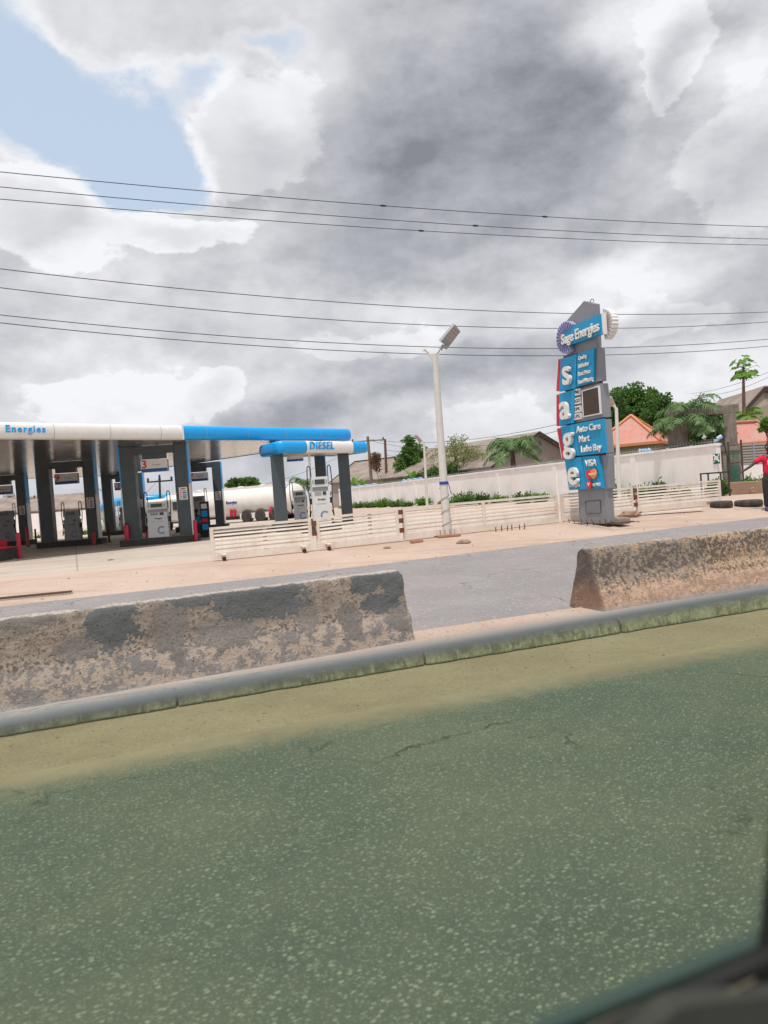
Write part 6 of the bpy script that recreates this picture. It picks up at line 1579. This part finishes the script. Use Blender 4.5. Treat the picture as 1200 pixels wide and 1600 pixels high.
def man_red():
    p = ground(1206, 797.5)
    t = thing('person', p, 'standing person in a red printed T-shirt and dark trousers, one arm stretched out', 'person', R(-10))
    J = [((0, 0, .93), (.15, .11)), ((0, 0, 1.10), (.135, .095)), ((0, 0, 1.28), (.155, .105)), ((0, 0, 1.40), (.12, .08)), ((0, .0, 1.48), (.052, .052)), ((0, -.01, 1.55), (.052, .055))]
    E = chain(0, 6)
    def limb(start, pts):
        i = len(J); J.extend(pts); E.append((start, i)); E.extend(chain(i, len(pts))); return len(J) - 1
    for s_, dy in ((-1, -.05), (1, .05)):
        limb(0, [((s_ * .095, 0, .88), .10), ((s_ * .115, -.01 + dy * .6, .50), .062), ((s_ * .118, .01 + dy, .30), .056), ((s_ * .125, .02 + dy, .09), .040), ((s_ * .14, -.05 + dy, .045), .042), ((s_ * .15, -.15 + dy, .035), .032)])
    # left of the picture: the stretched arm
    w = limb(3, [((-.17, 0, 1.385), .062), ((-.27, -.02, 1.33), .050), ((-.46, -.05, 1.19), .040), ((-.60, -.07, 1.11), .034), ((-.72, -.08, 1.05), .025)])
    hand(J, E, w, (-.72, -.08, 1.05), (-.92, -.1, -.22), (.1, -1, .1), (-.2, 0, 1))
    w = limb(3, [((.17, 0, 1.385), .062), ((.23, .01, 1.28), .050), ((.28, .03, 1.10), .041), ((.29, -.02, .95), .034), ((.29, -.06, .84), .025)])
    hand(J, E, w, (.29, -.06, .84), (0, -.1, -1), (-.3, -1, 0), (1, 0, 0))
    body = skin_mesh('body', J, E, M['skin'], t, 1)
    head_parts(t, body, (0, -.02, 1.64), (-.35, -1, 0))
    # shirt
    J2 = [((0, 0, .90), (.185, .135)), ((0, 0, 1.08), (.168, .122)), ((0, 0, 1.27), (.178, .125)), ((0, 0, 1.395), (.135, .092)), ((0, 0, 1.455), (.075, .070)),
          ((-.175, 0, 1.39), .080), ((-.28, -.02, 1.32), .078), ((-.37, -.035, 1.26), .080), ((.175, 0, 1.39), .080), ((.245, .01, 1.26), .078), ((.27, .02, 1.17), .078)]
    skin_mesh('shirt', J2, [(0, 1), (1, 2), (2, 3), (3, 4), (3, 5), (5, 6), (6, 7), (3, 8), (8, 9), (9, 10)], M['shirtred'], t, 2)
    J3 = [((0, 0, .93), (.165, .125)), ((0, 0, .86), (.15, .12))]
    E3 = [(0, 1)]
    for s_, dy in ((-1, -.05), (1, .05)):
        i = len(J3); J3 += [((s_ * .10, 0, .78), .108), ((s_ * .118, -.01 + dy * .6, .50), .085), ((s_ * .122, .01 + dy, .28), .074), ((s_ * .128, .02 + dy, .10), .066)]; E3 += [(1, i)] + chain(i, 4)
    skin_mesh('trousers', J3, E3, M['trouser'], t, 2)
    for s_, dy in ((-1, -.05), (1, .05)):
        b = MB(); Mx = Matrix.Identity(3); 
        c = Vector((s_ * .14, -.06 + dy, 0)); pr = []
        vs_ = []; K = 16
        for z, k in ((0, 1.0), (.025, 1.03), (.05, .98), (.085, .72), (.11, .45)):
            for i in range(K):
                a = 2 * math.pi * i / K; yy = math.sin(a) * .145 * k; vs_.append(c + Vector((math.cos(a) * .052 * k, yy + (.05 * (1 - k)), z * (1 - .35 * (yy < -.05)))))
        b.add(vs_, [(r * K + j, r * K + (j + 1) % K, (r + 1) * K + (j + 1) % K, (r + 1) * K + j) for r in range(4) for j in range(K)] , True); b.add(vs_[-K:], [list(range(K))]); b.add(vs_[:K], [list(range(K))[::-1]])
        b.build('shoe', M['shoe'], t, local=True)
    text('lettering', '10', .16, world_of(t) @ frame((-.02, -.148, 1.24), (1, 0, 0)), M['letter'], t, .004, .006)
man_red()
def seated():
    p = at(309, 832, 35.0); p.z = gxy(p.x, p.y)
    t = thing('person', p, 'small seated person in a bright blue shirt seen from behind, beside pump 7', 'person', R(15))
    J = [((0, 0, .50), (.15, .12)), ((0, -.02, .68), (.135, .10)), ((0, -.04, .88), (.15, .10)), ((0, -.04, 1.0), (.11, .075)), ((0, -.03, 1.08), (.05, .05)), ((0, -.04, 1.13), (.05, .05))]
    E = chain(0, 6)
    def limb(start, pts):
        i = len(J); J.extend(pts); E.append((start, i)); E.extend(chain(i, len(pts))); return len(J) - 1
    for s_ in (-1, 1):
        limb(0, [((s_ * .11, .05, .49), .10), ((s_ * .14, .42, .50), .068), ((s_ * .14, .46, .30), .052), ((s_ * .14, .44, .08), .04), ((s_ * .14, .56, .04), .035)])
        w = limb(3, [((s_ * .16, -.04, .98), .058), ((s_ * .23, .02, .82), .046), ((s_ * .24, .10, .70), .038), ((s_ * .20, .26, .62), .028)])
        hand(J, E, w, (s_ * .20, .26, .62), (-s_ * .2, 1, -.1), (-s_, 0, .2), (0, 0, 1))
    body = skin_mesh('body', J, E, M['skin'], t, 1)
    head_parts(t, body, (0, -.02, 1.22), (.2, 1, 0))
    J2 = [((0, 0, .46), (.185, .15)), ((0, -.02, .68), (.17, .13)), ((0, -.04, .88), (.178, .125)), ((0, -.04, 1.01), (.13, .09)), ((-.165, -.04, .98), .078), ((-.245, .02, .80), .072), ((.165, -.04, .98), .078), ((.245, .02, .80), .072)]
    skin_mesh('shirt', J2, [(0, 1), (1, 2), (2, 3), (3, 4), (4, 5), (3, 6), (6, 7)], M['shirtblue'], t, 2)
    J3 = [((0, 0, .50), (.165, .13))]; E3 = []
    for s_ in (-1, 1):
        i = len(J3); J3 += [((s_ * .11, .06, .50), .108), ((s_ * .14, .42, .50), .085), ((s_ * .14, .46, .30), .070), ((s_ * .14, .44, .10), .062)]; E3 += [(0, i)] + chain(i, 4)
    skin_mesh('trousers', J3, E3, M['trouser'], t, 2)
    b = MB(); b.box((0, 0, .38), (.34, .34, .05), bev=.01); st = thing('stool', p, 'dark stool under the seated person in blue', 'stool', R(15)); b.build('seat', M['dark'], st, local=True)
    for x in (-.14, .14):
        for y in (-.14, .14): b = MB(); b.tube([(x, y, 0), (x * .9, y * .9, .36)], .015, 6); b.build('leg', M['dark'], st, local=True)
seated()

# ------------------------------------------------------------------ the car the picture is taken from: lowered window, belt trim and rear pillar
def car():
    gv_ = .42
    t = thing('car', sv(.0, gv_, 0), 'dark car door with a half lowered green tinted window in the foreground', 'car')
    def G(px, py, v=gv_): return onplane(px, py, V * v, V)
    slope = (925 - 1134) / 1200
    tl, tr = G(-420, 1134 - 420 * slope), G(1290, 1134 + 1290 * slope)
    bl, br = Vector((tl.x, tl.y, .98)), G(1290, 1520)
    br = Vector((tr.x, tr.y, 1.05)); 
    b = MB(); b.prism([tl, tr, br, bl], V * .0045); gl = b.build('window_glass', M['glass'], t)
    # ground upper edge of the pane, a slim frosted strip 6 mm wide
    b = MB(); b.tube([tl + V * .002 + Z * .001, tr + V * .002 + Z * .001], .0047, 10); b.build('glass_edge', M['glassedge'], gl)
    # belt seal, bright strip, inner trim, pillar
    def quadp(pts, v, th, m, name, bev=0):
        b = MB(); b.prism([G(x, y, v) for x, y in pts], V * th); return b.build(name, M[m], t)
    quadp([(850, 1612), (1182, 1478), (1320, 1424), (1330, 1470), (1180, 1502), (930, 1612)], .405, .012, 'carseal', 'window_seal')
    quadp([(925, 1614), (1180, 1501), (1320, 1441), (1320, 1450), (1180, 1509), (940, 1614)], .398, .006, 'cartan', 'seal_lip')
    quadp([(948, 1622), (1180, 1511), (1320, 1451), (1320, 1750), (700, 1800)], .385, .012, 'cardark', 'door_inner_edge')
    quadp([(985, 1640), (1062, 1576), (1110, 1568), (1330, 1548), (1330, 1850), (700, 1900)], .36, .015, 'cargrey', 'door_trim')
    b = MB(); b.tube([G(1120, 1558, .37), G(1150, 1546, .37), G(1178, 1531, .37)], .0010, 6); b.build('trim_piping', M['cartan'], t)
    quadp([(1212, 1200), (1202, 1300), (1190, 1420), (1182, 1500), (1179, 1700), (1420, 1760), (1420, 1000), (1245, 1000)], .405, -.03, 'cardark', 'door_pillar')
    # the outer door skin carries on below
    a, c = sv(-.75, .44), sv(.95, .44)
    b = MB(); b.prism([a + Z * .35, c + Z * .35, c + Z * .98, a + Z * .98], V * .05); b.build('door_panel', M['cardark'], t)
    b = MB(); m = sv(-.2, .50, .80); b.box(m, (.20, .03, .035), YAW, bev=.01); b.build('door_handle', M['cardark'], t)
car()
